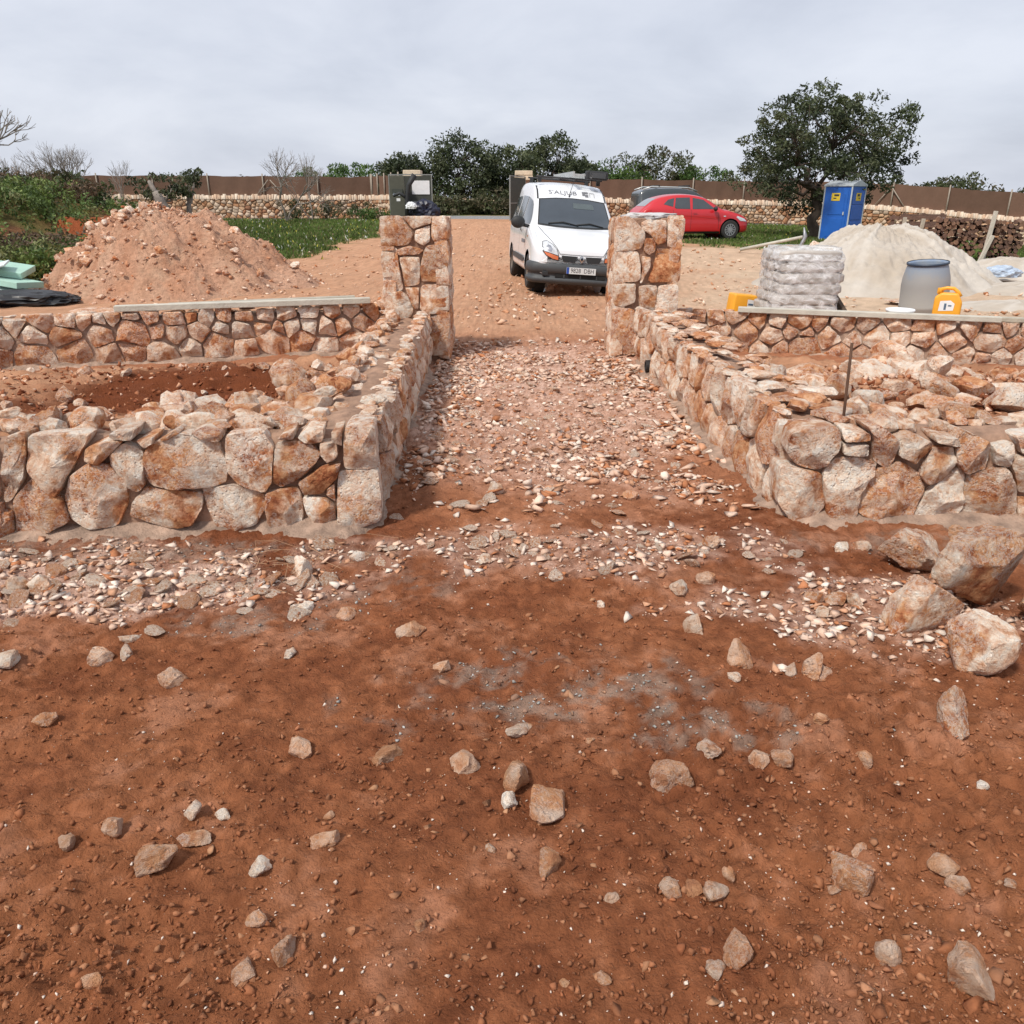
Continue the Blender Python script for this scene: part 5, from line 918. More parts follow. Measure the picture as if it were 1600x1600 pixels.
for i in range(4):
    a, b_ = q[i], q[(i + 1) % 4]; k = .55; em.add([(a[0], 0, a[1]), (b_[0], 0, b_[1]), (b_[0] * k, -.004, b_[1] * k), (a[0] * k, -.004, a[1] * k), (a[0], .02, a[1]), (b_[0], .02, b_[1])], [(0, 1, 2, 3), (4, 5, 1, 0)])
em.build('emblem', M['chrome'], van, (0, -2.035, .585)); box('emblem_mount', M['rubber'], van, (0, -2.005, .585), (.05, .04, .07))
# bumper
V = []; F = []; prof = [(-.02, .505), (.02, .50), (.045, .475), (.05, .42), (.045, .345), (.015, .335), (.012, .27), (.045, .26), (.045, .21), (.0, .165), (-.05, .165)]; cv = []
for k in range(41):
    t = -1 + 2 * k / 40; s = abs(t); 
    if s < .74: u = s / .74; x = .80 * (1 - (1 - u) ** 1.0) * 1.0; x = .76 * u; y = -2.0 + .10 * u ** 3
    else: u = (s - .74) / .26; x = .76 + .08 * math.sin(u * math.pi / 2); y = -1.90 + .27 * u ** 1.3
    cv.append((math.copysign(x, t), y))
for k, (x, y) in enumerate(cv):
    a, b_ = cv[max(0, k - 1)], cv[min(40, k + 1)]; tx, ty = b_[0] - a[0], b_[1] - a[1]; l = math.hypot(tx, ty); nx_, ny_ = ty / l, -tx / l
    for o_, z in prof: V.append((x + nx_ * o_, y + ny_ * o_, z))
m = len(prof)
for k in range(40):
    for j in range(m - 1): a = k * m + j; F.append((a, a + m, a + m + 1, a + 1))
bmp = obj('bumper', mesh('bumper', V, F, M['bumper'], True), van)
box('air_intake', M['well'], bmp, (0, -2.015, .30), (.86, .03, .055)); 
for x in (-.28, 0, .28): box('intake_bar', M['bumper'], bmp, (x, -2.028, .30), (.02, .02, .055))
for s in (-1, 1): box('fog_recess', M['rubber'], bmp, (s * .60, -1.985, .33), (.10, .06, .07), bev=.01)
pla = box('number_plate', plain('plate_white', (.62, .64, .64), .5, var=.03), van, (0, -2.062, .40), (.50, .012, .105)); box('euro_band', plain('euro_blue', (.02, .07, .35), .5), pla, (-.228, -2.0695, .40), (.042, .002, .103))
Vt, Ft = text_pts('9828  DBH', .102); obj('plate_number', mesh('plate_number', [(a * .86, 0, b_) for a, b_ in Vt], Ft, M['dark']), pla, (.02, -2.0695, .40))
Vt, Ft = text_pts("S'ALJUB", .09); M['vtext'] = plain('grey_lettering', (.16, .165, .18), .6)
obj('roof_lettering', mesh('roof_lettering', proj(bv, 'front', [(a * 1.75 - .16, b_ + 1.625) for a, b_ in Vt], .006), Ft, M['vtext']), van)
lg = patch('logo', M['vtext'], van, bv, 'front', [(.20, 1.665), (.31, 1.665), (.31, 1.635), (.25, 1.635), (.25, 1.622), (.31, 1.622), (.31, 1.578), (.25, 1.578), (.25, 1.60), (.20, 1.60)], .006, .03)
patch('logo_square', plain('logo_pale', (.42, .43, .45), .6), lg, bv, 'front', [(.33, 1.66), (.43, 1.655), (.43, 1.575), (.415, 1.575), (.415, 1.64), (.345, 1.645), (.345, 1.585), (.33, 1.585)], .006, .03)
for vw in ('left', 'right'):
    f_ = (lambda P: P) if vw == 'left' else mir
    patch('side_window', M['glass2'], van, bv, vw, f_([(.93, 1.07), (.86, 1.14), (.52, 1.40), (.40, 1.46), (.02, 1.52), (.0, 1.07)]), .006); patch('side_window', M['glass2'], van, bv, vw, f_([(-.10, 1.08), (-.08, 1.53), (-.85, 1.55), (-.90, 1.08)]), .006)
    patch('side_window', M['glass2'], van, bv, vw, f_([(-1.05, 1.1), (-1.03, 1.54), (-1.72, 1.52), (-1.75, 1.1)]), .006)
    for x0 in (.98, -.05, -.98): strip('door_seam', M['rubber'], van, bv, vw, f_([(x0, .32), (x0, 1.05)]), .008)
    patch('side_moulding', M['bumper'], van, bv, vw, f_([(.85, .42), (.85, .52), (-.85, .52), (-.85, .42)]), .018); patch('door_handle', M['rubber'], van, bv, vw, f_([(.10, .93), (.10, .97), (.25, .97), (.25, .93)]), .02)
    patch('door_lettering', M['vtext'], van, bv, vw, f_([(.30, .74), (.30, .80), (.75, .80), (.75, .74)]), .005); patch('side_indicator', M['amber'], van, bv, vw, f_([(1.10, .86), (1.10, .89), (1.16, .89), (1.16, .86)]), .008)
    s = -1 if vw == 'left' else 1
    D, F_ = ICO[3]; mb = MB(); mb.add((D * (.125, .07, .105)) + np.array((s * 1.0, -.98, 1.09)), F_.tolist()); mb.tube([(s * .80, -.95, 1.03), (s * .92, -.97, 1.05)], .03, 8); mo = mb.build('wing_mirror', M['rubber'], van, smooth=True)
for x0, x1 in ((-.48, .05), (.02, .5)): 
    p = proj(bv, 'front', [(x0, 1.10), ((x0 + x1) / 2, 1.13), (x1, 1.085)], .02); MB().tube(p, [.010, .014, .008], 6).build('wiper', M['rubber'], van, smooth=True)
p = proj(bv, 'front', [(-.05, 1.56)], .0)[0]; MB().tube([p, p + Vector((.01, .02, .06)), p + Vector((.10, .18, .30))], [.014, .006, .003], 6).build('aerial', M['rubber'], van, smooth=True)
for y in (-.05, 1.1):
    rb = MB().tube([(-.62, y, 1.885), (.62, y, 1.885)], .017, 8).build('roof_bar', M['rubber'], van, smooth=True)
    for s in (-1, 1): box('foot', M['rubber'], rb, (s * .55, y, 1.84), (.07, .06, .10), bev=.01)
ld = empty('ladder', (0, 0, 0)); tag(ld, 'pale metal ladder with a black end box on the roof of the white van', 'ladder')
M['alu'] = plain('aluminium', (.52, .54, .53), .4, .5); mw = Matrix.Translation((.92, 15.95, 0)) @ Matrix.Rotation(R(6), 4, 'Z') @ Matrix.Rotation(R(4.0), 4, 'Y')
ld.matrix_world = mw
for x in (.02, .34): box('rail', M['alu'], ld, (x, .75, 1.955), (.035, 2.3, .09))
for k in range(8): box('rung', M['alu'], ld, (.18, -.25 + .28 * k, 1.955), (.30, .035, .03))
box('end_box', M['rubber'], ld, (.46, -.28, 1.96), (.40, .22, .15), bev=.03); box('end_panel', plain('end_panel', (.06, .065, .07), .5), ld, (.46, -.395, 1.96), (.30, .01, .09))
# red hatchback
HS_ = [(-2.0, .50, .34, .50, .60, .40, 0), (-1.94, .70, .24, .58, .69, .58, .01), (-1.72, .81, .2, .68, .80, .68, .03), (-1.25, .855, .18, .80, .94, .71, .03), (-.98, .86, .18, .86, 1.0, .69, .03), (-.42, .86, .18, .90, 1.32, .61, .03), (0, .86, .18, .91, 1.43, .59, .02), (.5, .86, .18, .93, 1.46, .58, .02), (1.0, .86, .18, .96, 1.42, .57, .02), (1.42, .85, .20, .98, 1.31, .56, .01), (1.72, .83, .24, .98, 1.12, .57, .01), (1.90, .80, .28, .88, .98, .60, 0), (2.0, .70, .36, .72, .84, .50, 0)]
zc = gz(6.25, 30.1); car, bc = vehicle('car', (6.25, 30.1, zc), R(99), 0, 0, 'red five-door hatchback parked on the grass behind the right pillar', 'car', HS_, [(-1.26, .31, .31), (1.26, .31, .31)], car_paint('red_paint', (.50, .012, .018)), None, 12, 'rim', .78)
patch('windscreen', M['glass2'], car, bc, 'front', [(-.60, 1.0), (-.54, 1.33), (0, 1.37), (.54, 1.33), (.60, 1.0)], .006); patch('rear_window', plain('rear_glass', (.25, .26, .28), .1), car, bc, 'back', [(-.50, 1.08), (-.44, 1.33), (.44, 1.33), (.50, 1.08)], .006)
for vw in ('left', 'right'):
    f_ = (lambda P: P) if vw == 'left' else mir
    patch('side_window', M['glass2'], car, bc, vw, f_([(.685, .988), (.27, 1.285), (-.12, 1.35), (-.155, .988)]), .006); patch('side_window', M['glass2'], car, bc, vw, f_([(-.24, .99), (-.22, 1.36), (-.72, 1.35), (-.80, 1.04), (-.74, 1.0)]), .006); patch('side_window', M['glass2'], car, bc, vw, f_([(-.85, 1.06), (-.78, 1.34), (-1.0, 1.29), (-1.18, 1.14)]), .006)
    for x0, xt in ((.82, .78), (-.2, -.2), (-.98, -.84)): strip('door_seam', M['rubber'], car, bc, vw, f_([(x0, .33), (xt, .97)]), .008)
    strip('sill', M['rubber'], car, bc, vw, f_([(.88, .23), (-.86, .23)]), .06, .012); patch('door_handle', car_paint('red_handle', (.36, .01, .014)), car, bc, vw, f_([(0, .84), (0, .87), (-.14, .87), (-.14, .84)]), .02)
    strip('swage_line', car_paint('red_shade', (.40, .010, .015)), car, bc, vw, f_([(.75, .66), (0, .74), (-1.0, .80)]), .012, .003)
    patch('headlight', M['lamp'], car, bc, vw, f_([(1.88, .58), (1.80, .66), (1.50, .76), (1.46, .72), (1.62, .60)]), .006, .04); patch('tail_light', M['redlamp'], car, bc, vw, f_([(-1.70, .78), (-1.62, .96), (-1.82, .95), (-1.92, .80)]), .006, .04); patch('side_indicator', M['lamp'], car, bc, vw, f_([(.98, .74), (.98, .77), (1.06, .77), (1.06, .74)]), .006)
    s = -1 if vw == 'left' else 1; D, F_ = ICO[3]; MB().add((D * (.10, .07, .08)) + np.array((s * .97, -.62, 1.0)), F_.tolist()).build('wing_mirror', M['rubber'], car, smooth=True)
patch('lower_grille', M['rubber'], car, bc, 'front', [(-.45, .30), (-.5, .48), (.5, .48), (.45, .30)], .006)
# dark estate van beyond it
GS = [(-2.05, .55, .36, .56, .68, .45, 0), (-1.98, .74, .26, .66, .78, .62, .01), (-1.75, .84, .22, .78, .90, .70, .02), (-1.2, .88, .2, .92, 1.05, .74, .03), (-.95, .88, .2, .96, 1.12, .74, .03), (-.35, .88, .2, 1.02, 1.56, .68, .03), (.05, .88, .2, 1.04, 1.72, .66, .02), (.7, .88, .2, 1.05, 1.78, .66, .02), (1.6, .88, .2, 1.05, 1.76, .66, .02), (2.0, .87, .24, 1.02, 1.66, .64, .01), (2.08, .82, .32, 1.0, 1.52, .58, 0)]
zc = gz(6.95, 34.2); gv, bg_ = vehicle('van', (6.95, 34.2, zc - .12), R(97), 0, 0, 'dark grey passenger van with pale roof rails behind the red hatchback', 'van', GS, [(-1.3, .32, .32), (1.35, .32, .32)], car_paint('dark_grey_paint', (.045, .055, .06)), None, 8, 'rim', .78)
patch('windscreen', M['glass2'], gv, bg_, 'front', [(-.65, 1.14), (-.6, 1.54), (.6, 1.54), (.65, 1.14)], .006)
for vw in ('left', 'right'):
    f_ = (lambda P: P) if vw == 'left' else mir
    for P in ([(.72, 1.14), (.30, 1.48), (-.08, 1.60), (-.10, 1.14)], [(-.2, 1.14), (-.18, 1.60), (-.95, 1.62), (-.98, 1.14)], [(-1.1, 1.16), (-1.08, 1.60), (-1.6, 1.56), (-1.78, 1.40), (-1.75, 1.16)]): patch('side_window', M['glass2'], gv, bg_, vw, f_(P), .006)
    patch('tail_light', M['redlamp'], gv, bg_, vw, f_([(-1.93, .80), (-1.90, 1.30), (-1.98, 1.32), (-2.03, .82)]), .008, .05); patch('headlight', M['lamp'], gv, bg_, vw, f_([(1.9, .66), (1.82, .78), (1.45, .90), (1.5, .78)]), .006, .05); s = -1 if vw == 'left' else 1
    MB().tube([(s * .60, -.25, 1.66), (s * .62, .1, 1.79), (s * .62, 1.6, 1.83), (s * .60, 1.95, 1.72)], .028, 8).build('roof_rail', M['alu'], gv, smooth=True)
for y in (.1, 1.3): box('roof_bar', M['rubber'], gv, (0, y, 1.86), (1.3, .06, .05), bev=.01)
# ------------------------------------------------------------------ far walls, screen fence, gate
def far_wall(A, B, H, label, seed, zb=None):
    L = math.hypot(B[0] - A[0], B[1] - A[1]); a = math.atan2(B[1] - A[1], B[0] - A[0]); r = empty('dry_stone_wall', (A[0], A[1], 0), a); tag(r, label, 'stone wall', 'dry stone boundary walls'); rg = np.random.default_rng(seed)
    xs = lambda u: (A[0] + (B[0] - A[0]) * u / L, A[1] + (B[1] - A[1]) * u / L)
    zf = lambda u: base_z(np.array([xs(u)[0]]), np.array([xs(u)[1]]))[0]
    VV, FF, CC = [], [], []; off = 0
    for p in cells(L, H - .24, .26, .15, rng=rg):
        P = np.array(p); c = P.mean(0); Q = c + (P - c) * .90; n = len(Q); bz = zf(c[0]); bu = rg.uniform(.02, .07); Qi = c + (P - c) * .66
        V = np.vstack([np.c_[Q[:, 0], np.full(n, .08), Q[:, 1] + bz], np.c_[Q[:, 0], np.full(n, -.01), Q[:, 1] + bz], np.c_[Qi[:, 0], np.full(n, -bu), Qi[:, 1] + bz]]); V[n:, 1] += rg.uniform(-.015, .015, 2 * n)
        for k in range(n): j = (k + 1) % n; FF += [(off + k, off + j, off + n + j), (off + k, off + n + j, off + n + k), (off + n + k, off + n + j, off + 2 * n + j), (off + n + k, off + 2 * n + j, off + 2 * n + k)]
        for k in range(1, n - 1): FF.append((off + 2 * n, off + 2 * n + k, off + 2 * n + k + 1))
        VV.append(V); col = np.array(((.62, .48, .36), (.50, .32, .20), (.42, .22, .12), (.56, .42, .31), (.34, .17, .10)))[rg.choice(5, p=(.25, .3, .2, .15, .1))] * rg.uniform(.75, 1.1); CC.append(np.tile(col, (len(V), 1))); off += len(V)
    tag(obj('stones', mesh_np('stones', np.vstack(VV), np.array(FF), M['pebble'], np.vstack(CC)), r), kind='stuff')
    VV, FF, CC = [], [], []; off = 0; u = 0
    while u < L:
        w_ = rg.uniform(.07, .15); h = rg.uniform(.17, .27); bz = zf(u) + H - .25; t = rg.normal(0, .03); x0, x1 = u, min(L, u + w_ * .86)
        V = np.array([(x0, -.06, bz), (x1, -.06, bz), (x1, .36, bz), (x0, .36, bz), (x0 + t, -.05, bz + h), (x1 + t, -.04, bz + h * .96), (x1 + t, .34, bz + h), (x0 + t, .34, bz + h * .95)])
        VV.append(V); FF += [tuple(off + i for i in f) for f in ((0, 1, 5, 4), (1, 2, 6, 5), (2, 3, 7, 6), (3, 0, 4, 7), (4, 5, 6, 7))]; col = np.array(((.66, .55, .44), (.54, .38, .27), (.60, .46, .35)))[rg.integers(3)] * rg.uniform(.8, 1.1); CC.append(np.tile(col, (8, 1))); off += 8; u += w_
    tag(obj('capstones', mesh_np('capstones', np.vstack(VV), np.array(FF), M['pebble'], np.vstack(CC)), r), kind='stuff')
    n = max(2, int(L / 1.5)); V = []; F = []
    for i in range(n + 1):
        u = L * i / n; b_ = zf(u); V += [(u, .045, b_ - .3), (u, .045, b_ + H - .23), (u, .30, b_ + H - .23), (u, .32, b_ - .3)]
    for i in range(n):
        for k in range(3): F.append((i * 4 + k, i * 4 + 4 + k, i * 4 + 5 + k, i * 4 + k + 1))
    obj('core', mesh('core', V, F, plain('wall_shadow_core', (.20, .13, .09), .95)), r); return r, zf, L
M['screen'] = vcol_mat('brown_screen', .9, .3, 8., .18, .02, 3., .1); M['post'] = plain('fence_post', (.30, .25, .20), .7)
def fence(A, B, H0, H1, label, seed, step=2.6, braces=()):
    L = math.hypot(B[0] - A[0], B[1] - A[1]); a = math.atan2(B[1] - A[1], B[0] - A[0]); r = empty('screen_fence', (A[0], A[1], 0), a); tag(r, label, 'fence', 'brown screening fences on the boundary walls'); n = max(1, round(L / step)); rg = random.Random(seed)
    zf = lambda u: base_z(np.array([A[0] + (B[0] - A[0]) * u / L]), np.array([A[1] + (B[1] - A[1]) * u / L]))[0]
    for i in range(n):
        V = []; F = []; m = 14; k_ = rg.uniform(.85, 1.1)
        for j in range(m + 1):
            u = L * (i + j / m) / n; sag = -.05 * math.sin(math.pi * j / m) * rg.uniform(.5, 1.2); b_ = zf(u)
            V += [(u, .03 * math.sin(j * 2.1 + i), b_ + H0), (u, .04 * math.sin(j * 1.3 + i), b_ + (H0 + H1) / 2), (u, 0, b_ + H1 + sag)]
        V2 = [(x, y + .02, z) for x, y, z in V]; o_ = len(V)
        for j in range(m):
            for k in range(2): q = (j * 3 + k, j * 3 + 3 + k, j * 3 + 4 + k, j * 3 + k + 1); F += [q, tuple(o_ + t for t in q[::-1])]
        c = np.tile(np.array((.155, .092, .066)) * k_, (len(V) * 2, 1)); obj('screen_panel', mesh_np('screen_panel', V + V2, F, M['screen'], c, True), r)
    for i in range(n + 1):
        u = L * i / n; b_ = zf(u); tube('post', M['post'], r, [(u, -.06, b_ + H0 - .25), (u, -.06, b_ + H1 + .10)], .034, 7)
    for u in braces:
        b_ = zf(u); tube('brace', M['post'], r, [(u - .75, -.09, b_ + H0 - .05), (u - .05, -.09, b_ + H1 - .2)], .025, 6); tube('brace', M['post'], r, [(u + .75, -.09, b_ + H0 - .05), (u + .05, -.09, b_ + H1 - .2)], .025, 6)
    return r
far_wall((-30, 44), (-7.4, 45.2), 1.2, 'far dry stone wall on the left, beyond the grass', 1); fence((-30, 44.15), (-7.4, 45.35), 1.15, 2.10, 'brown screening fence on the far left wall', 1, 2.7, (17.3,))
far_wall((-7.4, 45.2), (-5.6, 42.6), 1.2, 'short dry stone wall turning towards the left gatepost', 2); fence((-7.4, 45.35), (-5.6, 42.75), 1.15, 2.12, 'short brown screening fence beside the left gatepost', 2, .8)
far_wall((1.3, 43.4), (14.6, 44.2), 1.15, 'far dry stone wall behind the parked cars', 3); fence((1.3, 43.55), (14.6, 44.35), 1.1, 2.05, 'brown screening fence behind the parked cars', 3, 2.9)
far_wall((14.6, 44.2), (27, 31.5), 1.2, 'far dry stone wall on the right, behind the wood stacks', 4); fence((14.6, 44.35), (27, 31.65), 1.15, 2.15, 'brown screening fence on the far right wall', 4, 2.5, (5.0,))
# entrance gate
M['gate'] = plain('dark_gate_mesh', (.05, .055, .045), .8, var=.2); M['gframe'] = plain('grey_gate_frame', (.22, .23, .22), .6); M['cap'] = plain('pale_capstone', (.66, .54, .40), .9, var=.18, vsc=8)
for i, (x, y, lb) in enumerate(((-4.95, 43, 'far gatepost of stone with pale cap, the left one'), (.58, 43, 'far gatepost of stone with pale cap, behind the van roof'))):
    z = gz(x, y); g = empty('gatepost', (x, y, z)); tag(g, lb, 'gatepost', 'stone gateposts of the far entrance'); box('shaft', M['mortar'], g, (0, 0, .9), (.72, .72, 1.9)); rgp = np.random.default_rng(60 + i)
    for p in cells(.76, 1.84, .34, .26, rgp):
        c, V, F = face_stone(p, rgp, .1, .015, .012, 14); obj('stone', mesh('stone', V, F, M['stone'], True), g, (c[0] - .38, -.375, c[1]), rand_tone(rgp, .6))
    for k in range(2): box('capstone', M['cap'], g, (0, 0, 1.96 + .23 * k), (.92 - .05 * k, .92, .21), bev=.03)
def leaf_gate(loc, rz, wd, h, label):
    r = empty('gate_leaf', loc, rz); tag(r, label, 'gate', 'dark leaves of the far gate'); box('infill', M['gate'], r, (wd / 2, 0, h / 2 + .05), (wd - .06, .015, h - .1))
    for x in (.02, wd - .02): box('stile', M['gframe'], r, (x, 0, h / 2 + .05), (.05, .05, h))
    for z in (.08, h * .42, h + .05): box('rail', M['gframe'], r, (wd / 2, 0, z), (wd - .05, .045, .05))
    return r
g1 = leaf_gate((-5.98, 41.6, gz(-5.5, 41.6)), R(3), 2.1, 2.0, 'dark gate leaf standing open by the left gatepost, with papers fixed to it')
box('notice', M['white'], g1, (1.55, -.03, 1.48), (.85, .01, .62))
g2 = leaf_gate((-.10, 39.6, gz(0, 40)), R(75), 2.9, 1.95, 'dark gate leaf swung open by the right gatepost, left of the van')
mbx = empty('meter_cabinet', (-5.5, 41.1, gz(-5.5, 41.1))); tag(mbx, 'olive metal cabinet with pale label beside the left gatepost', 'cabinet'); box('case', plain('olive_metal', (.075, .075, .055), .5), mbx, (0, 0, 1.0), (.72, .3, 2.0), bev=.02); box('display', M['grey'], mbx, (.02, -.155, 1.18), (.45, .012, .14)); box('hood', M['gate'], mbx, (.02, -.18, 1.33), (.5, .07, .16)); box('label', M['white'], mbx, (.05, -.157, .93), (.18, .012, .13))
crumple('tarpaulin', (-4.2, 40.6, gz(-4.2, 40.6) + .32), (.78, .5, .62), (.012, .014, .035), 17, 'dark navy sheet bundled over a heap before the left gatepost', 'tarpaulin')
crumple('plastic_sack', (-4.75, 40.1, gz(-4.7, 40.1) + .62), (.28, .2, .22), (.68, .7, .72), 19, 'white bag on the dark navy bundle by the gate', 'sack')
tag(MB().tube([(-5.0, 40.3, gz(-5, 40.3)), (-4.98, 40.3, 1.4), (-4.85, 40.3, 2.1), (-4.55, 40.3, 2.55)], [.10, .09, .11, .14], 8).build('bent_hose', M['rubber'], None, smooth=True), 'thick black bent hose standing before the left gate leaf', 'hose')
tag(MB().tube([(-5.0, 40.32, 1.55), (-5.3, 40.3, 1.75), (-5.6, 40.3, 1.62)], [.07, .08, .05], 8).build('bent_bar', M['rubber'], None, smooth=True), 'short black bar sticking out left of the bent hose', 'bar')
far_wall((-14, 52.5), (16, 51.5), .9, 'low stone wall across the road seen through the gate', 5)

# ------------------------------------------------------------------ trees and shrubs
def leaves_mesh(name, centers, radii, per, size, cols, rg, parent, flat=.75, droop=0., aspect=.45):
    C_ = np.repeat(np.array(centers), per, 0); Rr = np.repeat(np.array(radii), per); n = len(C_); d = rg.normal(size=(n, 3)); d /= np.linalg.norm(d, axis=1)[:, None]; P = C_ + d * (Rr * rg.uniform(.25, 1., n) ** .6)[:, None] * (1, 1, flat)
    u = rg.normal(size=(n, 3)); u[:, 2] -= droop; u /= np.linalg.norm(u, axis=1)[:, None]; v = np.cross(u, rg.normal(size=(n, 3))); v /= np.linalg.norm(v, axis=1)[:, None]; s = size * rg.uniform(.6, 1.3, n)
    a = u * s[:, None]; b = v * (s * aspect)[:, None]; V = np.stack([P - a, P - b * .9 , P + a, P + b * .9], 1).reshape(-1, 3); F = np.arange(n * 4).reshape(n, 4)
    K = len(cols); col = np.repeat(np.array(cols)[rg.integers(K, size=len(centers))] * rg.uniform(.75, 1.2, (len(centers), 1)), per, 0) * rg.uniform(.75, 1.25, (n, 1)); return obj(name, mesh_np(name, V, F, M['leaf'], np.repeat(col, 4, 0)), parent)
def limb(mb, a, b, r0, r1, rg, n=5, wob=.06):
    a, b = np.array(a, float), np.array(b, float); L = np.linalg.norm(b - a); P = [a + (b - a) * k / n + (rg.normal(size=3) * wob * L if 0 < k < n else 0) for k in range(n + 1)]; mb.tube(P, [r0 + (r1 - r0) * k / n for k in range(n + 1)], 7); return P
GREEN = [(.050, .066, .028), (.066, .084, .036), (.036, .050, .022), (.10, .115, .055)]; OLIVE = [(.085, .085, .04), (.07, .08, .035), (.10, .085, .045), (.06, .075, .028)]; BRIGHT = [(.075, .13, .028), (.095, .15, .03), (.06, .11, .025)]
def tree(name, label, loc, trunk_h, crown, seed, ncl=120, per=90, size=.085, cols=GREEN, lean=(0, 0), r0=.28, group=None, cr=(.4, .75), bark='bark', low=.0, shell=.45, droop=.2, cat='tree'):
    """crown = (rx, ry, rz, height of its centre above the ground)"""
    rg = np.random.default_rng(seed); r = empty(name, loc); tag(r, label, cat, group); mb = MB(); top = np.array((lean[0], lean[1], trunk_h)); limb(mb, (0, 0, -.15), top, r0, r0 * .7, rg, 6, .03); cen = np.array((lean[0], lean[1], crown[3])); cs = []; t = 0
    while len(cs) < ncl and t < 9000:
        t += 1; d = rg.normal(size=3); d /= np.linalg.norm(d); p = d * (shell + (1 - shell) * rg.random() ** .5); q = cen + p * np.array(crown[:3]) * (1 + .22 * vnoise(np.array([d[0] * 2.2 + seed]), np.array([d[1] * 2.2]), np.array([d[2] * 2.2]), 3)[0])
        if q[2] < low: continue
        cs.append(q)
    nb = 9; mains = []
    for k in range(nb):
        q = cs[int(rg.integers(len(cs)))]; e_ = top + (q - top) * .62; P = limb(mb, top - (0, 0, .1 * k / nb), e_, r0 * .42, r0 * .16, rg, 5, .07); mains.append(P)
    for q in cs[::2]:
        P = mains[int(rg.integers(nb))]; best = min((pp for M_ in mains for pp in M_[2:]), key=lambda pp: np.linalg.norm(pp - q)); limb(mb, best, q, r0 * .13, r0 * .03, rg, 3, .08)
    mb.build('trunk', M[bark], r, smooth=True); leaves_mesh('crown', cs, rg.uniform(cr[0], cr[1], len(cs)), per, size, cols, rg, r, .7, droop); return r
tree('carob_tree', 'large dark green carob tree standing alone beside the blue toilet', (11.85, 33.2, gz(11.85, 33.2)), 1.6, (3.3, 3.0, 2.4, 3.15), 3, 300, 80, .075, GREEN, (.02, 0), .24, None, (.22, .5), low=.95, shell=.2)
CG = 'dark trees beyond the far gate'
for i, (x, y, rx, rz, hc, sd, lb) in enumerate(((-6.6, 53, 2.0, 1.5, 2.6, 5, 'lowest of the dark trees beyond the gate, leftmost'), (-3.2, 54, 2.5, 2.3, 3.3, 6, 'dark tree beyond the gate between the two gateposts, left of centre'), (-.2, 55, 2.2, 1.9, 3.0, 7, 'dark tree beyond the gate just left of the white van'), (2.0, 53.5, 2.6, 2.3, 3.3, 8, 'tallest dark tree beyond the gate, behind the white van'), (4.2, 56, 1.8, 1.5, 2.6, 9, 'dark tree beyond the gate on the right end of the clump'))):
    tree('carob_tree', lb, (x, y, gz(x, y) - .15), 1.0, (rx * .9, rx * .8, rz * .84, hc * .8), sd, 130, 60, .115, GREEN, (0, 0), .22, CG, (.4, .75), low=.7)
for i, (x, y, rx, h, cols, sd, lb) in enumerate(((-4.5, 50.6, 2.6, 1.3, OLIVE, 31, 'brown-green undergrowth below the dark trees, left half of the gateway'), (-1.2, 50.6, 2.2, 1.5, OLIVE, 32, 'brown-green undergrowth below the dark trees, right half of the gateway'), (2.6, 50.4, 2.4, 1.5, OLIVE, 33, 'brown-green undergrowth behind the white van'),
    (-12.2, 60, 4.3, 3.2, BRIGHT, 34, 'rounded green bush above the left fence'), (-17.5, 60, 5.0, 2.2, OLIVE, 35, 'low dark hedge along the top of the left fence'), (-7.5, 62, 3.2, 2.2, BRIGHT, 36, 'low green bush right of the rounded one above the left fence'), (-24, 60, 5, 1.9, OLIVE, 46, 'low hedge at the far left end of the left fence'),
    (7.2, 60, 2.6, 3.2, BRIGHT, 37, 'small bright green bush above the fence right of the van roof'), (10.2, 63, 3.6, 4.2, OLIVE, 38, 'tall olive brown bush above the fence behind the grey van'), (13.5, 62, 2.6, 3.0, BRIGHT, 39, 'green bush sloping down above the fence right of the olive brown one'), (17.0, 60, 2.4, 3.4, OLIVE, 40, 'pale twiggy bush left of the carob tree above the fence'),
    (-19.6, 37, 2.2, 2.2, OLIVE, 47, 'dull green bush hiding the left end of the fence'), (-23.5, 38, 2.6, 2.4, GREEN, 48, 'dark bush at the left edge below the gnarled bare tree'),
    (26.5, 50, 2.6, 2.7, OLIVE, 41, 'olive bush above the right fence just right of the carob tree'), (30.5, 48, 2.4, 2.4, OLIVE, 42, 'olive bush above the right fence near the right edge'), (33.5, 48, 2.4, 2.2, GREEN, 43, 'dark bush above the right fence at the right edge'), (22.5, 52, 3.0, 2.4, OLIVE, 44, 'low bush behind the right side of the carob tree'))):
    tree('bush', lb, (x, y, gz(x, y) + (-.2 if i > 2 else -.3)), h * .3, (rx, rx * .6, h * .48, h * .56), sd, int(60 + 12 * rx * h / 2), 50, .12, cols, (0, 0), .10, 'bushes along the far boundary', (.35, .7), low=.1, shell=.3, cat='bush')
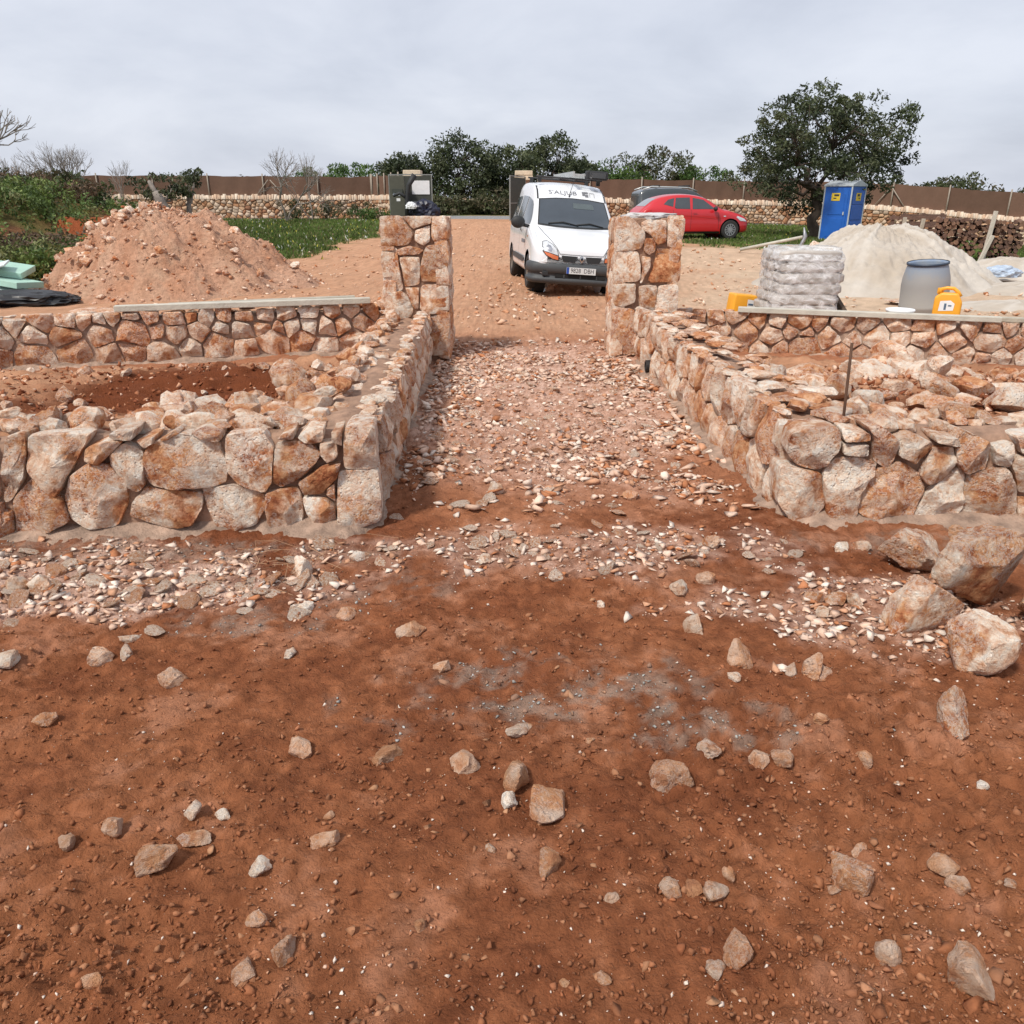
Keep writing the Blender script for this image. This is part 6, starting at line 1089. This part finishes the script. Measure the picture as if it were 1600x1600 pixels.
# small half-pruned tree and dead trunk behind the soil heap
tree('pruned_tree', 'small leafy tree with a pale slanting trunk behind the soil heap', (-10.25, 25.4, gz(-10, 25.4)), 1.25, (.85, .7, .38, 1.75), 12, 20, 60, .06, GREEN, (-.2, 0), .12, None, (.14, .28), 'greybark', 1.2)
tree('pruned_tree', 'thin leafy tree right of the slanting trunk behind the soil heap', (-9.95, 25.9, gz(-9.9, 25.6)), 1.25, (.5, .5, .4, 1.85), 13, 12, 60, .06, GREEN, (.12, 0), .10, None, (.15, .28), 'greybark', 1.2)
mb = MB(); rgx = np.random.default_rng(2); limb(mb, (0, 0, -.1), (-.75, 0, 1.55), .22, .13, rgx, 6, .04); limb(mb, (-.75, 0, 1.5), (-.95, .1, 1.85), .1, .05, rgx, 3); tag(mb.build('dead_trunk', M['greybark'], None, (-9.65, 25.0, gz(-9.6, 25)), smooth=True), 'bare grey slanting tree trunk behind the soil heap', 'tree trunk')
def bare(name, label, loc, h, spread, seed, r0=.1, fork=.25, depth=5, group='leafless trees', up=.55):
    rg = np.random.default_rng(seed); r = empty(name, loc); tag(r, label, 'bare tree', group); mb = MB(); tw = MB()
    def grow(p, d, l, rad, k):
        q = p + d * l; t = mb if k > depth - 3 else tw; mid = (p + q) / 2 + rg.normal(size=3) * l * .06; t.tube([p, mid, q], [rad, rad * .85, rad * .68], 6 if k > 2 else 4, False)
        if k <= 0: return
        for _ in range(3 if k > 1 else int(rg.integers(2, 4))):
            nd = d + rg.normal(size=3) * spread * .6 + np.array((0, 0, up * .25)); nd /= np.linalg.norm(nd); grow(q, nd, l * rg.uniform(.62, .85), rad * .62, k - 1)
    for _ in range(4 if fork < .2 else 2):
        d = rg.normal(size=3) * spread * .5 + np.array((0, 0, 1)); d /= np.linalg.norm(d); grow(np.zeros(3), d, h * (.30 if fork >= .2 else .26), r0, depth)
    mb.build('trunk', M['greybark'], r, smooth=True); tag(tw.build('twigs', M['greybark'], r, smooth=False), kind='stuff')
bare('bare_tree', 'gnarled leafless tree cut by the left edge', (-20.0, 34, gz(-20.6, 34) + .4), 4.8, .75, 41, .13, depth=5); bare('bare_tree', 'wide leafless bush tree above the green bank on the left', (-21.8, 42.5, gz(-21.8, 42.5)), 4.1, .62, 42, .05, .1, depth=5)
bare('bare_tree', 'faint leafless tree at the left between the gnarled one and the wide one', (-23.2, 40, gz(-23, 40)), 3.4, .6, 43, .045, .1, depth=4); bare('bare_tree', 'small leafless sapling right of the wide bare bush tree', (-19.9, 44.0 - 1, gz(-20, 43)), 3.0, .5, 44, .03, depth=4)
bare('bare_tree', 'leafless tree with pale forked trunk before the left fence', (-10.8, 40.5, gz(-10.8, 40.5)), 3.3, .8, 45, .06, depth=5); bare('bare_tree', 'thin leafless tree before the left fence, right of the forked one', (-9.9, 42, gz(-9.9, 42)), 3.4, .45, 46, .035, depth=4)
# overgrown bank on the left
def bank(x, y): return 1.5 * np.exp(-((x + 14.2) / 3.4) ** 2 - ((y - 24.5) / 4.2) ** 2) + .75 * np.exp(-((x + 15.5) / 4) ** 2 - ((y - 19) / 3) ** 2)
xs, ys = np.meshgrid(np.arange(-26, -8.5, .16), np.arange(14.5, 34, .16)); a, b = xs.ravel(), ys.ravel(); bz = bank(a, b); zz = base_z(a, b) + bz + .12 * fbm2(a, b, 1.2, 4, 91) * np.minimum(1, bz * 4) - .06 * (bz < .05); i = np.arange(len(a)).reshape(xs.shape)
F = np.stack([i[:-1, :-1].ravel(), i[:-1, 1:].ravel(), i[1:, 1:].ravel(), i[1:, :-1].ravel()], 1); c = lerp(np.tile((.23, .10, .055), (len(a), 1)), (.12, .10, .035), sst(-.2, .3, fbm2(a, b, .7, 3, 92)))
tag(obj('bank', mesh_np('bank', np.c_[a, b, zz], F, M['heap'], c, True)), kind='structure')
o, _ = heap('soil_mound', -10.9, 22.6, 1.1, .9, .95, lambda x, y, z, g: np.tile((.33, .095, .04), (len(x), 1)) * (1 + .3 * fbm2(x, y, 5, 3, 93))[:, None], M['heap'], 1.0, .2, 55, n=70); tag(o, 'small mound of bright red earth left of the big heap', 'soil heap')
WEED = [(.12, .18, .045), (.085, .14, .035), (.17, .22, .06), (.07, .11, .03), (.16, .17, .06)]; DRY = [(.16, .10, .06), (.13, .085, .05), (.10, .075, .04)]; rgw = np.random.default_rng(19); k_ = 0
for i in range(70):
    x = float(rgw.uniform(-16.5, -9.6)); y = float(rgw.uniform(15.5, 25.5)); h = float(rgw.uniform(.35, .75)); z = float(base_z(np.array([x]), np.array([y]))[0] + bank(np.array([x]), np.array([y]))[0]); dry = fbm2(np.array([x]), np.array([y]), .35, 2, 95)[0] > .06
    if i >= 40: x = float(rgw.uniform(-12.6, -9.2)); y = float(rgw.uniform(15.6, 18.8)); z = float(base_z(np.array([x]), np.array([y]))[0] + bank(np.array([x]), np.array([y]))[0]); dry = i % 4 == 0
    if x > -11.9 and y > 19.5 and y < 23.6: continue
    r = empty('weed_clump', (x, y, z - .05)); pos = ('low at its foot' if y < 18.9 else 'high on its crest' if z > .8 else 'on its slope') + (', left edge' if x / y < -.58 else ', near red mound'); kd = ('dry brown' if dry else 'leafy green') + (' tall' if h > .55 else ' low'); tag(r, kd + ' weeds on the left bank, ' + pos, 'weeds', kd + ' weeds on the left bank ' + pos)
    cs = [np.array((rgw.normal(0, .55), rgw.normal(0, .5), rgw.uniform(.05, h))) for _ in range(26)]; leaves_mesh('foliage', cs, rgw.uniform(.15, .32, 26), 42, .055, DRY if dry else WEED, rgw, r, .8)
def weedy(name, label, x, y, h, n, cols, rad):
    r = empty(name, (x, y, gz(x, y))); tag(r, label, 'shrub', 'shrubs at the foot of the far walls'); cs = [np.array((rgw.normal(0, rad), rgw.normal(0, rad * .6), rgw.uniform(.05, h))) for _ in range(n)]; leaves_mesh('foliage', cs, rgw.uniform(.15, .3, n), 50, .06, cols, rgw, r, .8)
weedy('shrub', 'dark shrub at the foot of the far left wall, left one', -11.0, 43.6, .9, 20, OLIVE, .4); weedy('shrub', 'dark shrub at the foot of the far left wall under the thin bare tree', -9.6, 43.8, .8, 20, OLIVE, .35); weedy('shrub', 'small dark shrub at the corner of the far left wall', -7.9, 44.2, .8, 18, OLIVE, .3); weedy('shrub', 'leafy plants before the short wall at the left gatepost', -6.9, 41.5, .45, 26, BRIGHT, .6)
# grass
def grass(name, n, pick, h0, h1, label, cols, seed, fl=.02):
    r_ = np.random.default_rng(seed); x, y = pick(r_, n); n = len(x); z = ground_z(x, y); a = r_.uniform(0, 6.28, n); h = r_.uniform(h0, h1, n) * .62; wd = .016 * r_.uniform(.6, 1.4, n) * (1 + y / 25); ln = r_.normal(0, .35, (n, 2)) * h[:, None]
    V = np.stack([np.c_[x - np.cos(a) * wd, y - np.sin(a) * wd, z], np.c_[x + np.cos(a) * wd, y + np.sin(a) * wd, z], np.c_[x + ln[:, 0], y + ln[:, 1], z + h]], 1).reshape(-1, 3); pt = fbm2(x, y, .5, 3, seed); c = np.array(cols)[r_.integers(len(cols), size=n)] * (1 + .45 * pt)[:, None] * r_.uniform(.8, 1.2, (n, 1))
    k = r_.random(n) < fl * (1 + 2 * (fbm2(x, y, .4, 2, seed + 1) > .1)); c[k] = np.array(((.75, .75, .68), (.7, .62, .12)))[r_.integers(2, size=k.sum())]
    return tag(obj(name, mesh_np(name, V, np.arange(n * 3).reshape(n, 3), M['grass'], np.repeat(c, 3, 0))), label, 'grass', None, 'stuff')
def gpick(x0, x1, y0, y1):
    def f(r_, n):
        x = r_.uniform(x0, x1, n); u = r_.random(n); y = 1 / (1 / y0 - u * (1 / y0 - 1 / y1)); k = zones(x, y)[3] > r_.uniform(.2, .9, n); return x[k], y[k]
    return f
GR = [(.09, .15, .03), (.11, .17, .038), (.075, .12, .026), (.13, .16, .05), (.16, .15, .065)]
grass('grass', 90000, gpick(-24, -3, 17, 45), .07, .2, 'green grass field with white and yellow flowers left of the track', GR, 5); grass('grass', 60000, gpick(5, 26, 19, 44), .06, .17, 'green grass around the carob tree and the parked cars', GR, 6, .008)
